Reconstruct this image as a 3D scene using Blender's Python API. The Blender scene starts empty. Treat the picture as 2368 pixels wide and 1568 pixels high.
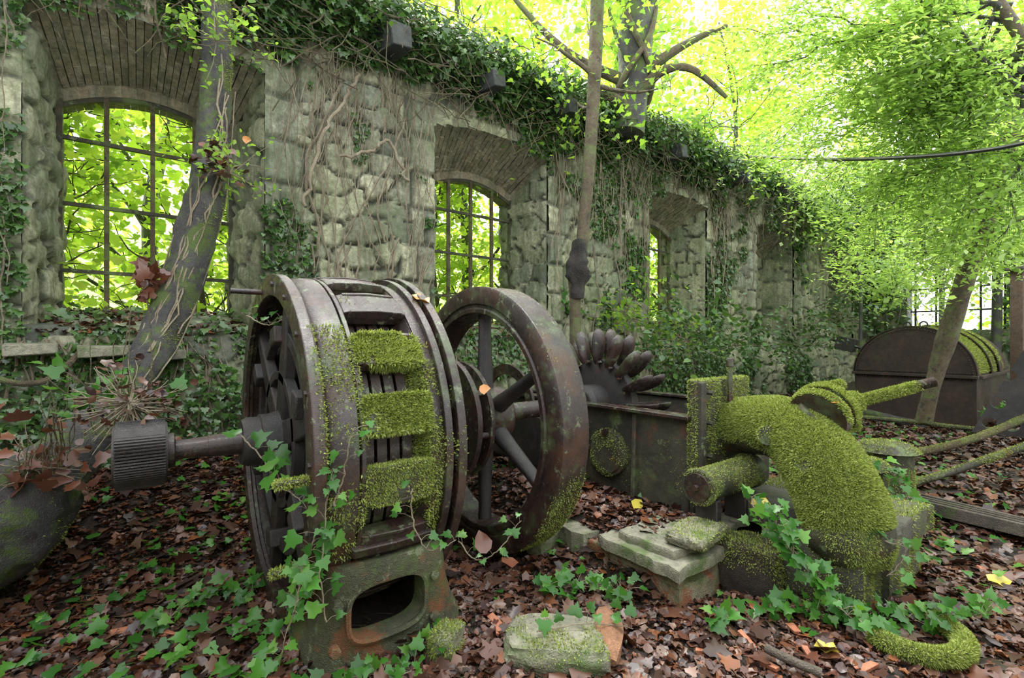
import bpy, bmesh, math, random
import numpy as np
from mathutils import Vector, Matrix

C = bpy.context.scene.collection
SC = bpy.context.scene
PI = math.pi
R = math.radians
rng = np.random.default_rng(11)
random.seed(5)

# ------------------------------------------------------------------ camera, light, exposure
H, F, YAW = 1.55, 1100.0, 0.655
CA, SA = math.cos(YAW), math.sin(YAW)
cam = bpy.data.objects.new('camera', bpy.data.cameras.new('camera'))
C.objects.link(cam); SC.camera = cam
cam.location = (0, 0, H)
cam.rotation_euler = (PI/2, 0, -YAW)
cam.data.sensor_width = 36; cam.data.lens = F*36/2368
cam.data.shift_y = 6/2368
cam.data.clip_start = 0.05; cam.data.clip_end = 300

world = bpy.data.worlds.new('overcast_sky'); SC.world = world; world.use_nodes = True
wn = world.node_tree.nodes; wl = world.node_tree.links
for n in list(wn): wn.remove(n)
wo = wn.new('ShaderNodeOutputWorld'); wb = wn.new('ShaderNodeBackground')
wb.inputs['Color'].default_value = (0.93, 0.97, 1.0, 1); wb.inputs['Strength'].default_value = 1.5
wl.new(wb.outputs[0], wo.inputs[0])
sun = bpy.data.objects.new('soft_sun', bpy.data.lights.new('soft_sun', 'SUN'))
C.objects.link(sun); sun.data.energy = 5.0; sun.data.angle = R(45); sun.data.color = (1, .98, .92)
sun.rotation_euler = (R(-40), R(12), 0)     # high, thin sun behind the wall, through cloud
SC.view_settings.view_transform = 'Standard'; SC.view_settings.look = 'None'
SC.view_settings.gamma = 1; SC.view_settings.use_curve_mapping = False
SC.view_settings.exposure = 1.45
SC.cycles.max_bounces = 6; SC.cycles.diffuse_bounces = 3; SC.cycles.glossy_bounces = 2
SC.cycles.transmission_bounces = 4; SC.cycles.transparent_max_bounces = 4
SC.cycles.use_denoising = True

# ------------------------------------------------------------------ geometry helpers
def W(px, py, d):
    r = (px-1184)/F*d
    return np.array([CA*r+SA*d, -SA*r+CA*d, H+(790-py)/F*d])
def Wv(px, py, V): x = (px-1184)/F; return W(px, py, V/(CA-SA*x))
def Wu(px, py, U): x = (px-1184)/F; return W(px, py, U/(CA*x+SA))

def _hash(ix, iy, iz, s):
    h = (ix*374761393 + iy*668265263 + iz*2147483647 + s*974634777) & 0xffffffff
    h = ((h ^ (h >> 13))*1274126177) & 0xffffffff
    h = ((h ^ (h >> 16))*2246822519) & 0xffffffff
    return ((h ^ (h >> 15)) & 0xffffff)/16777216.0
def vnoise(x, y, z=0, seed=0):
    x, y, z = np.broadcast_arrays(np.asarray(x, float), np.asarray(y, float), np.asarray(z, float))
    ix, iy, iz = np.floor(x).astype(np.int64), np.floor(y).astype(np.int64), np.floor(z).astype(np.int64)
    fx, fy, fz = x-ix, y-iy, z-iz
    fx, fy, fz = [f*f*(3-2*f) for f in (fx, fy, fz)]
    def g(a, b, c): return _hash(ix+a, iy+b, iz+c, seed)
    def lerp(a, b, t): return a+(b-a)*t
    return lerp(lerp(lerp(g(0,0,0), g(1,0,0), fx), lerp(g(0,1,0), g(1,1,0), fx), fy),
                lerp(lerp(g(0,0,1), g(1,0,1), fx), lerp(g(0,1,1), g(1,1,1), fx), fy), fz)
def fbm(x, y, z=0, seed=0, o=3):
    t = 0; a = 1; n = 0
    for k in range(o):
        t = t + a*vnoise(np.asarray(x)*2**k, np.asarray(y)*2**k, np.asarray(z)*2**k, seed+k); n += a; a *= .5
    return t/n
def sstep(a, b, x): t = np.clip((np.asarray(x, float)-a)/(b-a), 0, 1); return t*t*(3-2*t)

def gh(x, y):                                             # height of the ground
    x = np.asarray(x, float); y = np.asarray(y, float)
    z = .52*sstep(3.7, 5.4, y)*(1-.55*sstep(7, 12, x))
    m = sstep(2.35, 2.62, x)*(1-sstep(3.6, 5.0, x))*sstep(1.66, 1.84, y)*(1-sstep(3.6, 4.3, y))
    z = z+.29*m
    z = z+.13*sstep(1.9, 2.3, x)*(1-sstep(2.3, 2.6, x))*sstep(2.0, 2.4, y)*(1-sstep(3.2, 3.6, y))
    z = z-.10*np.exp(-((x-2.1)**2/.18+(y-3.05)**2/.5))
    z = z+.22*sstep(4.5, 8, x)*(fbm(x*.35, y*.35, 0, 90)-.35)
    z = z+.09*(fbm(x*1.3, y*1.3, 0, 3)-.5)+.035*(fbm(x*5, y*5, 0, 4)-.5)
    z = z+(y-7)*.75*(y > 7)+0
    return z
def P3(x, y, dz=0): return np.array([x, y, float(gh(x, y))+dz])

def link(name, verts, faces, m=None, parent=None, smooth=None):
    me = bpy.data.meshes.new(name)
    if isinstance(faces, np.ndarray):
        verts = np.asarray(verts, np.float32)
        me.vertices.add(len(verts)); me.vertices.foreach_set('co', verts.ravel())
        nf, k = faces.shape
        me.loops.add(nf*k); me.loops.foreach_set('vertex_index', faces.astype(np.int32).ravel())
        me.polygons.add(nf); me.polygons.foreach_set('loop_start', np.arange(0, nf*k, k, dtype=np.int32))
        me.polygons.foreach_set('loop_total', np.full(nf, k, np.int32))
        me.update(calc_edges=True)
    else:
        me.from_pydata([tuple(map(float, v)) for v in verts], [], [tuple(int(i) for i in f) for f in faces]); me.update()
    if smooth is not None:
        me.polygons.foreach_set('use_smooth', [True]*len(me.polygons)); me.set_sharp_from_angle(angle=R(smooth))
    o = bpy.data.objects.new(name, me); C.objects.link(o)
    if m: me.materials.append(m)
    if parent: o.parent = parent
    return o
def tag(o, label=None, cat=None, group=None, kind=None):
    if label: o['label'] = label
    if cat: o['category'] = cat
    if group: o['group'] = group
    if kind: o['kind'] = kind
    return o
def empty(name, loc, label, cat, group=None, rot=(0, 0, 0)):
    o = bpy.data.objects.new(name, None); C.objects.link(o); o.location = tuple(map(float, loc)); o.rotation_euler = rot
    o.empty_display_size = .1
    return tag(o, label, cat, group)

class MB:
    def __init__(s): s.v = []; s.f = []; s.n = 0
    def add(s, v, f):
        v = [np.asarray(p, float) for p in v]
        s.v += v; s.f += [tuple(i+s.n for i in q) for q in f]; s.n += len(v); return s
    def box(s, c, size, rot=None, jit=0):
        hx, hy, hz = [a/2 for a in size]; M = rot if rot is not None else np.eye(3)
        vs = []
        for x in (-hx, hx):
            for y in (-hy, hy):
                for z in (-hz, hz):
                    vs.append(np.asarray(c)+M@(np.array([x, y, z])+(np.random.default_rng(s.n+len(vs)).uniform(-jit, jit, 3) if jit else 0)))
        return s.add(vs, [(0,1,3,2), (4,6,7,5), (0,4,5,1), (2,3,7,6), (0,2,6,4), (1,5,7,3)])
    def hexa(s, vs): return s.add(vs, [(0,1,3,2), (4,6,7,5), (0,4,5,1), (2,3,7,6), (0,2,6,4), (1,5,7,3)])
    def tube(s, pts, rad, n=8, cap=True, bump=0, seed=0):
        pts = [np.asarray(p, float) for p in pts]; m = len(pts)
        if np.isscalar(rad): rad = [rad]*m
        up = None; rings = []
        for i in range(m):
            t = pts[min(i+1, m-1)]-pts[max(i-1, 0)]; t = t/(np.linalg.norm(t)+1e-9)
            if up is None:
                a = np.array([0, 0, 1.]) if abs(t[2]) < .9 else np.array([1., 0, 0]); up = np.cross(t, a)
            up = up-t*(up@t); up = up/(np.linalg.norm(up)+1e-9); w = np.cross(t, up)
            for k in range(n):
                an = 2*PI*k/n; d = up*math.cos(an)+w*math.sin(an); rr = rad[i]
                if bump:
                    p = pts[i]+d*rr
                    rr = rr*(1+bump*(float(fbm(p[0]*9, p[1]*9, p[2]*9, seed))-.5)*2)
                rings.append(pts[i]+d*rr)
        f = [(i*n+k, i*n+(k+1) % n, (i+1)*n+(k+1) % n, (i+1)*n+k) for i in range(m-1) for k in range(n)]
        if cap: f += [tuple(range(n-1, -1, -1)), tuple(range((m-1)*n, m*n))]
        return s.add(rings, f)
    def lathe(s, prof, n=64, a0=0, a1=2*PI, closed=True, o=(0, 0, 0)):
        # profile of (t, r) turned about the X axis; angle from the top towards -Y
        full = abs(a1-a0-2*PI) < 1e-6; m = n if full else n+1; k = len(prof); vs = []
        for i in range(m):
            a = a0+(a1-a0)*i/n
            for t, r in prof: vs.append(np.array([o[0]+t, o[1]-r*math.sin(a), o[2]+r*math.cos(a)]))
        f = []; kk = k if closed else k-1
        for i in range(n):
            j = (i+1) % m
            for q in range(kk):
                f.append((i*k+q, i*k+(q+1) % k, j*k+(q+1) % k, j*k+q))
        if not full and closed: f += [tuple(range(k-1, -1, -1)), tuple((m-1)*k+q for q in range(k))]
        return s.add(vs, f)
    def build(s, name, m, parent=None, smooth=35, bevel=0, seg=2):
        o = link(name, s.v, s.f, m, parent, smooth)
        bm = bmesh.new(); bm.from_mesh(o.data); bmesh.ops.recalc_face_normals(bm, faces=bm.faces); bm.to_mesh(o.data); bm.free()
        if bevel:
            b = o.modifiers.new('bevel', 'BEVEL'); b.width = bevel; b.segments = seg; b.limit_method = 'ANGLE'; b.angle_limit = R(40)
        return o
def spline(pts, n):
    pts = np.asarray(pts, float); m = len(pts); out = []
    for q in np.linspace(0, m-1-1e-9, n):
        i = int(q); t = q-i
        p0, p1, p2, p3 = pts[max(i-1, 0)], pts[i], pts[min(i+1, m-1)], pts[min(i+2, m-1)]
        out.append(.5*((2*p1)+(-p0+p2)*t+(2*p0-5*p1+4*p2-p3)*t*t+(-p0+3*p1-3*p2+p3)*t**3))
    return np.array(out)
def rotz(a): return np.array([[math.cos(a), -math.sin(a), 0], [math.sin(a), math.cos(a), 0], [0, 0, 1.]])
def rotx(a): return np.array([[1, 0, 0], [0, math.cos(a), -math.sin(a)], [0, math.sin(a), math.cos(a)]])
def roty(a): return np.array([[math.cos(a), 0, math.sin(a)], [0, 1, 0], [-math.sin(a), 0, math.cos(a)]])
def apply_mods(o):
    dg = bpy.context.evaluated_depsgraph_get(); me = bpy.data.meshes.new_from_object(o.evaluated_get(dg))
    o.modifiers.clear(); o.data = me

# ------------------------------------------------------------------ materials
def nodes(name):
    m = bpy.data.materials.new(name); m.use_nodes = True; nt = m.node_tree
    for n in list(nt.nodes): nt.nodes.remove(n)
    return m, nt, nt.nodes, nt.links
def ramp(N, L, src, stops):
    r = N.new('ShaderNodeValToRGB'); e = r.color_ramp.elements
    while len(e) < len(stops): e.new(0.5)
    for i, (p, c) in enumerate(stops): e[i].position = p; e[i].color = (c[0], c[1], c[2], 1)
    L.new(src, r.inputs[0]); return r.outputs[0]
def noise(N, L, vec, scale, detail=5, rough=.6, lac=None):
    n = N.new('ShaderNodeTexNoise'); n.inputs['Scale'].default_value = scale; n.inputs['Detail'].default_value = detail
    n.inputs['Roughness'].default_value = rough; L.new(vec, n.inputs['Vector']); return n.outputs[0]
def mix(N, L, fac, a, b, mode='MIX'):
    m = N.new('ShaderNodeMix'); m.data_type = 'RGBA'; m.blend_type = mode
    for s, v in ((m.inputs[0], fac), (m.inputs[6], a), (m.inputs[7], b)):
        if hasattr(v, 'is_output'): L.new(v, s)
        elif isinstance(v, (int, float)): s.default_value = v
        else: s.default_value = (v[0], v[1], v[2], 1)
    return m.outputs[2]
def maths(N, L, op, a, b):
    m = N.new('ShaderNodeMath'); m.operation = op
    for s, v in ((m.inputs[0], a), (m.inputs[1], b)):
        if hasattr(v, 'is_output'): L.new(v, s)
        else: s.default_value = v
    return m.outputs[0]
def coords(N): return N.new('ShaderNodeNewGeometry').outputs['Position']

def surf(name, base, patches=(), rough=(.35, .7), bump=.3, bscale=30, spec=.5, coat=0, bands=None):
    """base: colour stops over coarse noise; patches: (scale, lo, hi, colour) laid on top"""
    m, nt, N, L = nodes(name); P = coords(N)
    c = ramp(N, L, noise(N, L, P, 4, 6, .65), [(i/(len(base)-1)*.4+.3, q) for i, q in enumerate(base)])
    fine = noise(N, L, P, bscale, 4, .7)
    c = mix(N, L, .75, c, ramp(N, L, fine, [(.25, (.45, .45, .45)), (.7, (1.35, 1.35, 1.35))]), 'MULTIPLY')
    for k, (sc, lo, hi, col) in enumerate(patches):
        mp = N.new('ShaderNodeMapping'); mp.inputs['Location'].default_value = (k*7.3+1, k*3.1, k*5.7); L.new(P, mp.inputs[0])
        msk = ramp(N, L, noise(N, L, mp.outputs[0], sc, 8, .72), [(lo, (0, 0, 0)), (hi, (1, 1, 1))])
        c = mix(N, L, msk, c, col)
    b = N.new('ShaderNodeBsdfPrincipled'); L.new(c, b.inputs['Base Color'])
    L.new(ramp(N, L, noise(N, L, P, 14, 4, .6), [(.35, (rough[0],)*3), (.65, (rough[1],)*3)]), b.inputs['Roughness'])
    b.inputs['Specular IOR Level'].default_value = spec
    if coat: b.inputs['Coat Weight'].default_value = coat; b.inputs['Coat Roughness'].default_value = .25
    bp = N.new('ShaderNodeBump'); bp.inputs['Strength'].default_value = bump; bp.inputs['Distance'].default_value = .02
    L.new(maths(N, L, 'ADD', fine, noise(N, L, P, bscale*4, 3, .7)), bp.inputs['Height']); L.new(bp.outputs[0], b.inputs['Normal'])
    o = N.new('ShaderNodeOutputMaterial'); L.new(b.outputs[0], o.inputs[0]); return m

def leafmat(name, cols, rough=.35, trans=.45, spec=.5, tboost=1.4, coat=0):
    m, nt, N, L = nodes(name); g = N.new('ShaderNodeNewGeometry')
    c = ramp(N, L, g.outputs['Random Per Island'], [(i/max(1, len(cols)-1), q) for i, q in enumerate(cols)])
    b = N.new('ShaderNodeBsdfPrincipled'); L.new(c, b.inputs['Base Color'])
    b.inputs['Roughness'].default_value = rough; b.inputs['Specular IOR Level'].default_value = spec
    if coat: b.inputs['Coat Weight'].default_value = coat; b.inputs['Coat Roughness'].default_value = .15
    o = N.new('ShaderNodeOutputMaterial')
    if trans:
        t = N.new('ShaderNodeBsdfTranslucent'); L.new(mix(N, L, 1.0, c, (tboost*1.05, tboost, tboost*.6), 'MULTIPLY'), t.inputs[0])
        x = N.new('ShaderNodeMixShader'); x.inputs[0].default_value = trans
        L.new(b.outputs[0], x.inputs[1]); L.new(t.outputs[0], x.inputs[2]); L.new(x.outputs[0], o.inputs[0])
    else: L.new(b.outputs[0], o.inputs[0])
    return m

def stonemat(name, base, mortar, green=.5):
    m, nt, N, L = nodes(name); P = coords(N)
    a = N.new('ShaderNodeAttribute'); a.attribute_name = 'cell'; mo = N.new('ShaderNodeAttribute'); mo.attribute_name = 'mortar'
    c = ramp(N, L, a.outputs['Fac'], [(i/(len(base)-1), q) for i, q in enumerate(base)])
    fine = noise(N, L, P, 22, 6, .75)
    c = mix(N, L, .9, c, ramp(N, L, fine, [(.3, (.35, .35, .33)), (.62, (1.3, 1.3, 1.25))]), 'MULTIPLY')
    mp = N.new('ShaderNodeMapping'); mp.inputs['Scale'].default_value = (5, 5, .5); L.new(P, mp.inputs[0])
    st = ramp(N, L, noise(N, L, mp.outputs[0], 1.6, 5, .7), [(.42, (0, 0, 0)), (.62, (1, 1, 1))])
    c = mix(N, L, maths(N, L, 'MULTIPLY', st, .55), c, (.05, .055, .035))
    gr = ramp(N, L, noise(N, L, P, 1.4, 7, .7), [(.40, (0, 0, 0)), (.66, (1, 1, 1))])
    c = mix(N, L, maths(N, L, 'MULTIPLY', gr, green), c, (.105, .155, .045))
    c = mix(N, L, mo.outputs['Fac'], c, mortar)
    b = N.new('ShaderNodeBsdfPrincipled'); L.new(c, b.inputs['Base Color']); b.inputs['Roughness'].default_value = .8
    bp = N.new('ShaderNodeBump'); bp.inputs['Strength'].default_value = .55; bp.inputs['Distance'].default_value = .03
    L.new(maths(N, L, 'ADD', fine, noise(N, L, P, 80, 4, .8)), bp.inputs['Height']); L.new(bp.outputs[0], b.inputs['Normal'])
    o = N.new('ShaderNodeOutputMaterial'); L.new(b.outputs[0], o.inputs[0]); return m

M_iron = surf('wet_rusty_iron', [(.014, .009, .009), (.028, .016, .014), (.05, .028, .022)],
              [(3, .50, .68, (.065, .026, .014)), (3.7, .53, .63, (.06, .075, .035)), (13, .58, .64, (.13, .15, .09))], (.10, .42), .3, 60, .6)
M_irongreen = surf('algae_covered_iron', [(.018, .015, .010), (.04, .038, .022), (.075, .07, .04)],
              [(2.5, .53, .62, (.10, .14, .045)), (5, .56, .66, (.10, .045, .025)), (9, .60, .66, (.16, .19, .10))], (.3, .7), .5, 40, .5)
M_irondark = surf('dark_oily_iron', [(.012, .01, .01), (.022, .018, .017), (.04, .03, .026)],
              [(4, .58, .72, (.06, .028, .018))], (.25, .6), .4, 50, .6)
M_tank = surf('rusty_tank_plate', [(.022, .016, .014), (.042, .026, .02), (.06, .036, .028)],
              [(2.2, .55, .75, (.05, .06, .025))], (.35, .7), .2, 20, .4)
M_footplate = surf('mossy_cast_iron', [(.05, .052, .03), (.08, .085, .045), (.11, .10, .06)],
              [(3, .52, .60, (.20, .085, .035)), (5, .5, .62, (.09, .13, .035)), (11, .58, .64, (.22, .24, .15))], (.35, .7), .6, 38, .5)
M_stone = stonemat('lichen_wall_stone', [(.14, .15, .12), (.36, .36, .25), (.43, .42, .29), (.24, .26, .20), (.50, .48, .34), (.08, .09, .085)], (.045, .045, .03))
M_brick = stonemat('pale_arch_brick', [(.20, .16, .11), (.30, .25, .17), (.26, .23, .17), (.36, .31, .22)], (.03, .028, .02), .25)
M_block = surf('cut_stone_block', [(.13, .12, .09), (.22, .21, .15), (.30, .28, .20)], [(4, .5, .62, (.09, .13, .04)), (8, .58, .66, (.05, .05, .04))], (.5, .85), .6, 25)
M_brickblock = surf('plastered_brick_base', [(.16, .12, .08), (.24, .20, .13), (.30, .27, .19)], [(5, .50, .56, (.25, .09, .04)), (3, .52, .64, (.10, .12, .04))], (.5, .85), .7, 25)
M_darkblock = surf('dark_stone', [(.035, .032, .025), (.065, .06, .045), (.10, .092, .07)], [(4, .52, .64, (.07, .09, .03))], (.4, .8), .5, 30)
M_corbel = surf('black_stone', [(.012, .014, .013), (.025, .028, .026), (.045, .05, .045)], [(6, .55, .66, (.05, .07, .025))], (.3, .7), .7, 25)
M_soil = surf('dark_soil', [(.02, .014, .010), (.045, .03, .022), (.07, .048, .035)], [(3, .55, .7, (.03, .035, .012))], (.3, .8), .8, 40)
M_hill = surf('green_slope', [(.10, .14, .03), (.22, .30, .06), (.34, .44, .10)], (), (.7, .9), .8, 12)
M_bark = surf('wet_dark_bark', [(.035, .032, .036), (.065, .06, .06), (.10, .095, .09)], [(4, .50, .58, (.09, .13, .03)), (10, .6, .66, (.15, .17, .10))], (.3, .7), .8, 35)
M_barkbrown = surf('brown_mossy_bark', [(.06, .045, .025), (.12, .09, .05), (.17, .13, .08)], [(5, .5, .6, (.13, .16, .05)), (9, .57, .63, (.035, .028, .02))], (.5, .85), .9, 30)
M_darkbark = surf('black_knotted_bark', [(.010, .009, .008), (.03, .025, .02), (.06, .05, .04)], (), (.4, .8), 1.0, 22)
M_vine = surf('pale_vine_stem', [(.13, .10, .065), (.22, .18, .12), (.28, .24, .17)], (), (.6, .9), .4, 60)
M_wood = surf('rotten_wood', [(.05, .04, .035), (.10, .08, .06), (.16, .13, .10)], [(5, .55, .65, (.08, .10, .03))], (.5, .85), .9, 30)
M_redwood = surf('orange_wood', [(.22, .10, .05), (.34, .17, .09), (.28, .13, .08)], (), (.45, .8), .7, 35)
M_rubber = surf('black_cable', [(.01, .01, .01), (.02, .02, .02)], (), (.35, .5), .05, 20)
M_ivy = leafmat('ivy_green', [(.02, .085, .012), (.04, .15, .018), (.07, .22, .025), (.035, .12, .02), (.13, .30, .035)], .3, .38, .42, 1.7)
M_ivydark = leafmat('small_ivy_green', [(.025, .06, .015), (.04, .10, .022), (.07, .15, .03), (.05, .11, .03), (.12, .22, .05)], .3, .3, .6, 1.4, .1)
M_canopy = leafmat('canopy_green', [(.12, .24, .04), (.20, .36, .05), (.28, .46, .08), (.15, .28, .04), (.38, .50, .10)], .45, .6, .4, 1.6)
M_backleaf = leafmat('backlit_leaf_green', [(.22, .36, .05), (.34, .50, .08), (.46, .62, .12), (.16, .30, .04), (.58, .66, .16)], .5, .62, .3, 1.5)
M_feather = leafmat('drooping_leaf_green', [(.20, .34, .08), (.32, .48, .13), (.42, .58, .20), (.25, .40, .10), (.14, .22, .06)], .28, .55, .7, 1.7)
M_litter = leafmat('wet_dead_leaves', [(.03, .014, .010), (.055, .024, .016), (.10, .038, .022), (.04, .022, .020), (.13, .065, .04), (.085, .028, .015), (.18, .11, .075), (.022, .013, .011), (.05, .03, .03), (.20, .07, .025), (.07, .03, .02)], .36, .06, .45, 1.2)
M_orange = leafmat('orange_fallen_leaf', [(.45, .16, .04), (.55, .30, .06)], .35, .15, .5)
M_rustleaf = leafmat('rust_brown_leaf', [(.07, .025, .015), (.15, .05, .025), (.10, .04, .03)], .3, .10, .6)
M_yellow = leafmat('yellow_fallen_leaf', [(.55, .48, .08), (.6, .42, .06)], .3, .2, .6)
M_moss = leafmat('moss_green', [(.12, .17, .03), (.24, .31, .05), (.36, .44, .09), (.17, .21, .05), (.48, .54, .18), (.08, .09, .03)], .75, .25, .3, 1.3)

# ------------------------------------------------------------------ leaves
def T_ivy():
    p = [(0, 0), (.30, -.10), (.52, .12), (.33, .34), (.36, .55), (.15, .58), (0, 1.0), (-.15, .58), (-.36, .55), (-.33, .34), (-.52, .12), (-.30, -.10)]
    v = [(x, y, .16*abs(x)-.10*(y-.4)**2) for x, y in p]+[(0, .32, .05)]
    return np.array(v), np.array([(12, i, (i+1) % 12) for i in range(12)])
def T_oval(w=.32):
    v = [(0, 0, 0), (w, .35, .08), (w*.8, .7, .06), (0, 1, -.06), (-w*.8, .7, .06), (-w, .35, .08), (0, .5, -.02)]
    return np.array(v), np.array([(6, i, (i+1) % 6) for i in range(6)])
def T_dia(w=.36):
    return np.array([(0, 0, 0), (w, .45, .07), (0, 1, -.08), (-w, .45, .07)]), np.array([(0, 1, 2), (0, 2, 3)])
def T_heart():
    v = [(0, 0, 0), (.3, -.12, .05), (.5, .2, .08), (.3, .6, .05), (0, 1.05, -.1), (-.3, .6, .05), (-.5, .2, .08), (-.3, -.12, .05)]
    return np.array(v), np.array([(0, i, i+1) for i in range(1, 7)])
def T_dead():
    v = [(0, 0, .05), (.32, .12, .18), (.5, .4, .02), (.3, .75, .20), (0, 1.05, .0), (-.3, .8, .16), (-.48, .45, .02), (-.3, .1, .14), (0, .5, -.04)]
    return np.array(v), np.array([(8, i, (i+1) % 8) for i in range(8)])
IVY, OVAL, DIA, HEART, DEAD, NARROW = T_ivy(), T_oval(), T_dia(), T_heart(), T_dead(), T_dia(.17)
def scatter(name, pos, nrm, size, T, m, parent=None, dirv=None, tilt=.35, r=rng):
    pos = np.asarray(pos, float); n = len(pos)
    if n == 0: return None
    nrm = np.broadcast_to(np.asarray(nrm, float), (n, 3))+r.normal(0, tilt, (n, 3)); nrm = nrm/np.linalg.norm(nrm, axis=1)[:, None]
    d = r.normal(0, 1, (n, 3)) if dirv is None else np.broadcast_to(np.asarray(dirv, float), (n, 3))+r.normal(0, .35, (n, 3))
    d = d-nrm*(d*nrm).sum(1)[:, None]; d = d/(np.linalg.norm(d, axis=1)[:, None]+1e-9); w = np.cross(d, nrm)
    tv, tf = T; size = np.broadcast_to(size, (n,))
    wob = 1+r.uniform(-.25, .25, (n, 1, 1))
    v = pos[:, None, :]+size[:, None, None]*(tv[None, :, 0, None]*w[:, None, :]*wob+tv[None, :, 1, None]*d[:, None, :]+tv[None, :, 2, None]*nrm[:, None, :]*r.uniform(.3, 1.9, (n, 1, 1)))
    f = tf[None]+(np.arange(n)*len(tv))[:, None, None]
    return link(name, v.reshape(-1, 3), f.reshape(-1, tf.shape[1]), m, parent)
def sample(o, n, r=rng):
    me = o.data; me.calc_loop_triangles(); nt_ = len(me.loop_triangles)
    tv = np.empty(nt_*3, np.int32); me.loop_triangles.foreach_get('vertices', tv); co = np.empty(len(me.vertices)*3, np.float32)
    me.vertices.foreach_get('co', co); co = co.reshape(-1, 3); T = co[tv.reshape(-1, 3)]
    a = np.cross(T[:, 1]-T[:, 0], T[:, 2]-T[:, 0]); ar = np.linalg.norm(a, axis=1); pr = ar/ar.sum()
    i = r.choice(nt_, n, p=pr); u, v = r.random(n), r.random(n); k = u+v > 1; u[k], v[k] = 1-u[k], 1-v[k]
    return T[i, 0]+u[:, None]*(T[i, 1]-T[i, 0])+v[:, None]*(T[i, 2]-T[i, 0]), a[i]/(ar[i][:, None]+1e-12)
def moss(o, n, size=.014, thr=.5, up=.0, sc=5, seed=1, parent=None, name='moss', off=(0, 0, 0), lim=None):
    """tufts of moss growing on the upper and noisy patches of a part"""
    p, nn = sample(o, n); q = p+np.array(off)
    k = fbm(q[:, 0]*sc, q[:, 1]*sc, q[:, 2]*sc, seed, 4)+up*nn[:, 2]+rng.normal(0, .045, n) > thr
    if lim is not None: k &= lim(p, nn)
    p, nn = p[k], nn[k]
    s = scatter(name, p-nn*.002, nn, rng.uniform(.6, 1.3, len(p))*size, MOSS, M_moss, parent or o, dirv=nn*2.2+np.array([0, 0, -.25]), tilt=.9)
    if s: s['kind'] = 'stuff'
    return s
MOSS = (np.array([(-.22, 0, 0), (.22, 0, 0), (.12, .6, .12), (-.12, .6, .12), (0, 1., .3)]), np.array([(0, 1, 2), (0, 2, 3), (3, 2, 4)]))

# ------------------------------------------------------------------ ground
def build_ground():
    xs = np.concatenate([np.arange(-3.5, 5, .05), np.arange(5, 24, .2)]); ys = np.concatenate([np.arange(-1.5, 5.6, .05), np.arange(5.6, 7.0, .2)])
    X, Y = np.meshgrid(xs, ys, indexing='ij'); Z = gh(X, Y); v = np.stack([X, Y, Z], -1).reshape(-1, 3)
    nx, ny = len(xs), len(ys); I = np.arange(nx*ny).reshape(nx, ny)
    f = np.stack([I[:-1, :-1], I[1:, :-1], I[1:, 1:], I[:-1, 1:]], -1).reshape(-1, 4)
    o = link('floor', v, f, M_soil, smooth=60); o['kind'] = 'structure'
    xs = np.arange(-9, 46, .8); ys = np.arange(6.6, 30, .6); X, Y = np.meshgrid(xs, ys, indexing='ij')
    Z = .1+(Y-7)*.42+.9*(fbm(X*.3, Y*.3, 0, 40)-.5); v = np.stack([X, Y, Z], -1).reshape(-1, 3); nx, ny = len(xs), len(ys)
    I = np.arange(nx*ny).reshape(nx, ny); f = np.stack([I[:-1, :-1], I[1:, :-1], I[1:, 1:], I[:-1, 1:]], -1).reshape(-1, 4)
    o = link('ground_slope', v, f, M_hill, smooth=60); o['kind'] = 'structure'
    o['label'] = 'green hillside rising behind the ruined wall'
build_ground()

# ------------------------------------------------------------------ stone walls
WIN = [  # front opening u0, u1, frame u0, u1, open?
    (-.80, .97, -.68, .78, True), (2.93, 4.88, 3.17, 4.74, True), (7.39, 9.36, 7.62, 9.14, True),
    (11.56, 13.6, 11.8, 13.4, False), (15.95, 18.0, 16.15, 17.8, False)]
V0, VF, VB = 5.5, 6.2, 6.5
SILL, SPR, CRN = 1.6, 4.33, 4.47
def worley(a, b, cw, ch, seed, warp=.12):
    a = a+warp*(fbm(a*3, b*3, 0, seed+50)-.5)*2; b = b+warp*(fbm(a*3, b*3, 5, seed+60)-.5)*2
    x, y = a/cw, b/ch; row = np.floor(y).astype(np.int64)
    d1 = np.full(x.shape, 9.); d2 = np.full(x.shape, 9.); cid = np.zeros(x.shape)
    for dy in (-1, 0, 1):
        r = row+dy; xo = x+.5*(r % 2); ci = np.floor(xo).astype(np.int64)
        for dx in (-1, 0, 1):
            c = ci+dx; jx = _hash(c, r, c*0, seed); jy = _hash(c, r, c*0, seed+1)
            px = c+.15+.7*jx-.5*(r % 2); py = r+.2+.6*jy
            d = np.maximum(np.abs(x-px), np.abs(y-py))*.6+np.hypot(x-px, y-py)*.4
            v = _hash(c, r, c*0, seed+2); n1 = d < d1; d2 = np.where(n1, d1, np.minimum(d2, d)); cid = np.where(n1, v, cid); d1 = np.where(n1, d, d1)
    return d2-d1, cid
def blocks(a, b, w, h, seed):
    row = np.floor(b/h+.15*(vnoise(a*2, b*0, 0, seed)-.5)); off = _hash(row.astype(np.int64), row.astype(np.int64)*0+3, row.astype(np.int64)*0, seed)
    x = a/w+off; col = np.floor(x); fx = x-col; fy = b/h-np.floor(b/h)
    e = np.minimum(np.minimum(fx, 1-fx)*w, np.minimum(fy, 1-fy)*h)/.12
    return np.clip(e, 0, 3), _hash(col.astype(np.int64), row.astype(np.int64), row.astype(np.int64)*0, seed+9)
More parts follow.
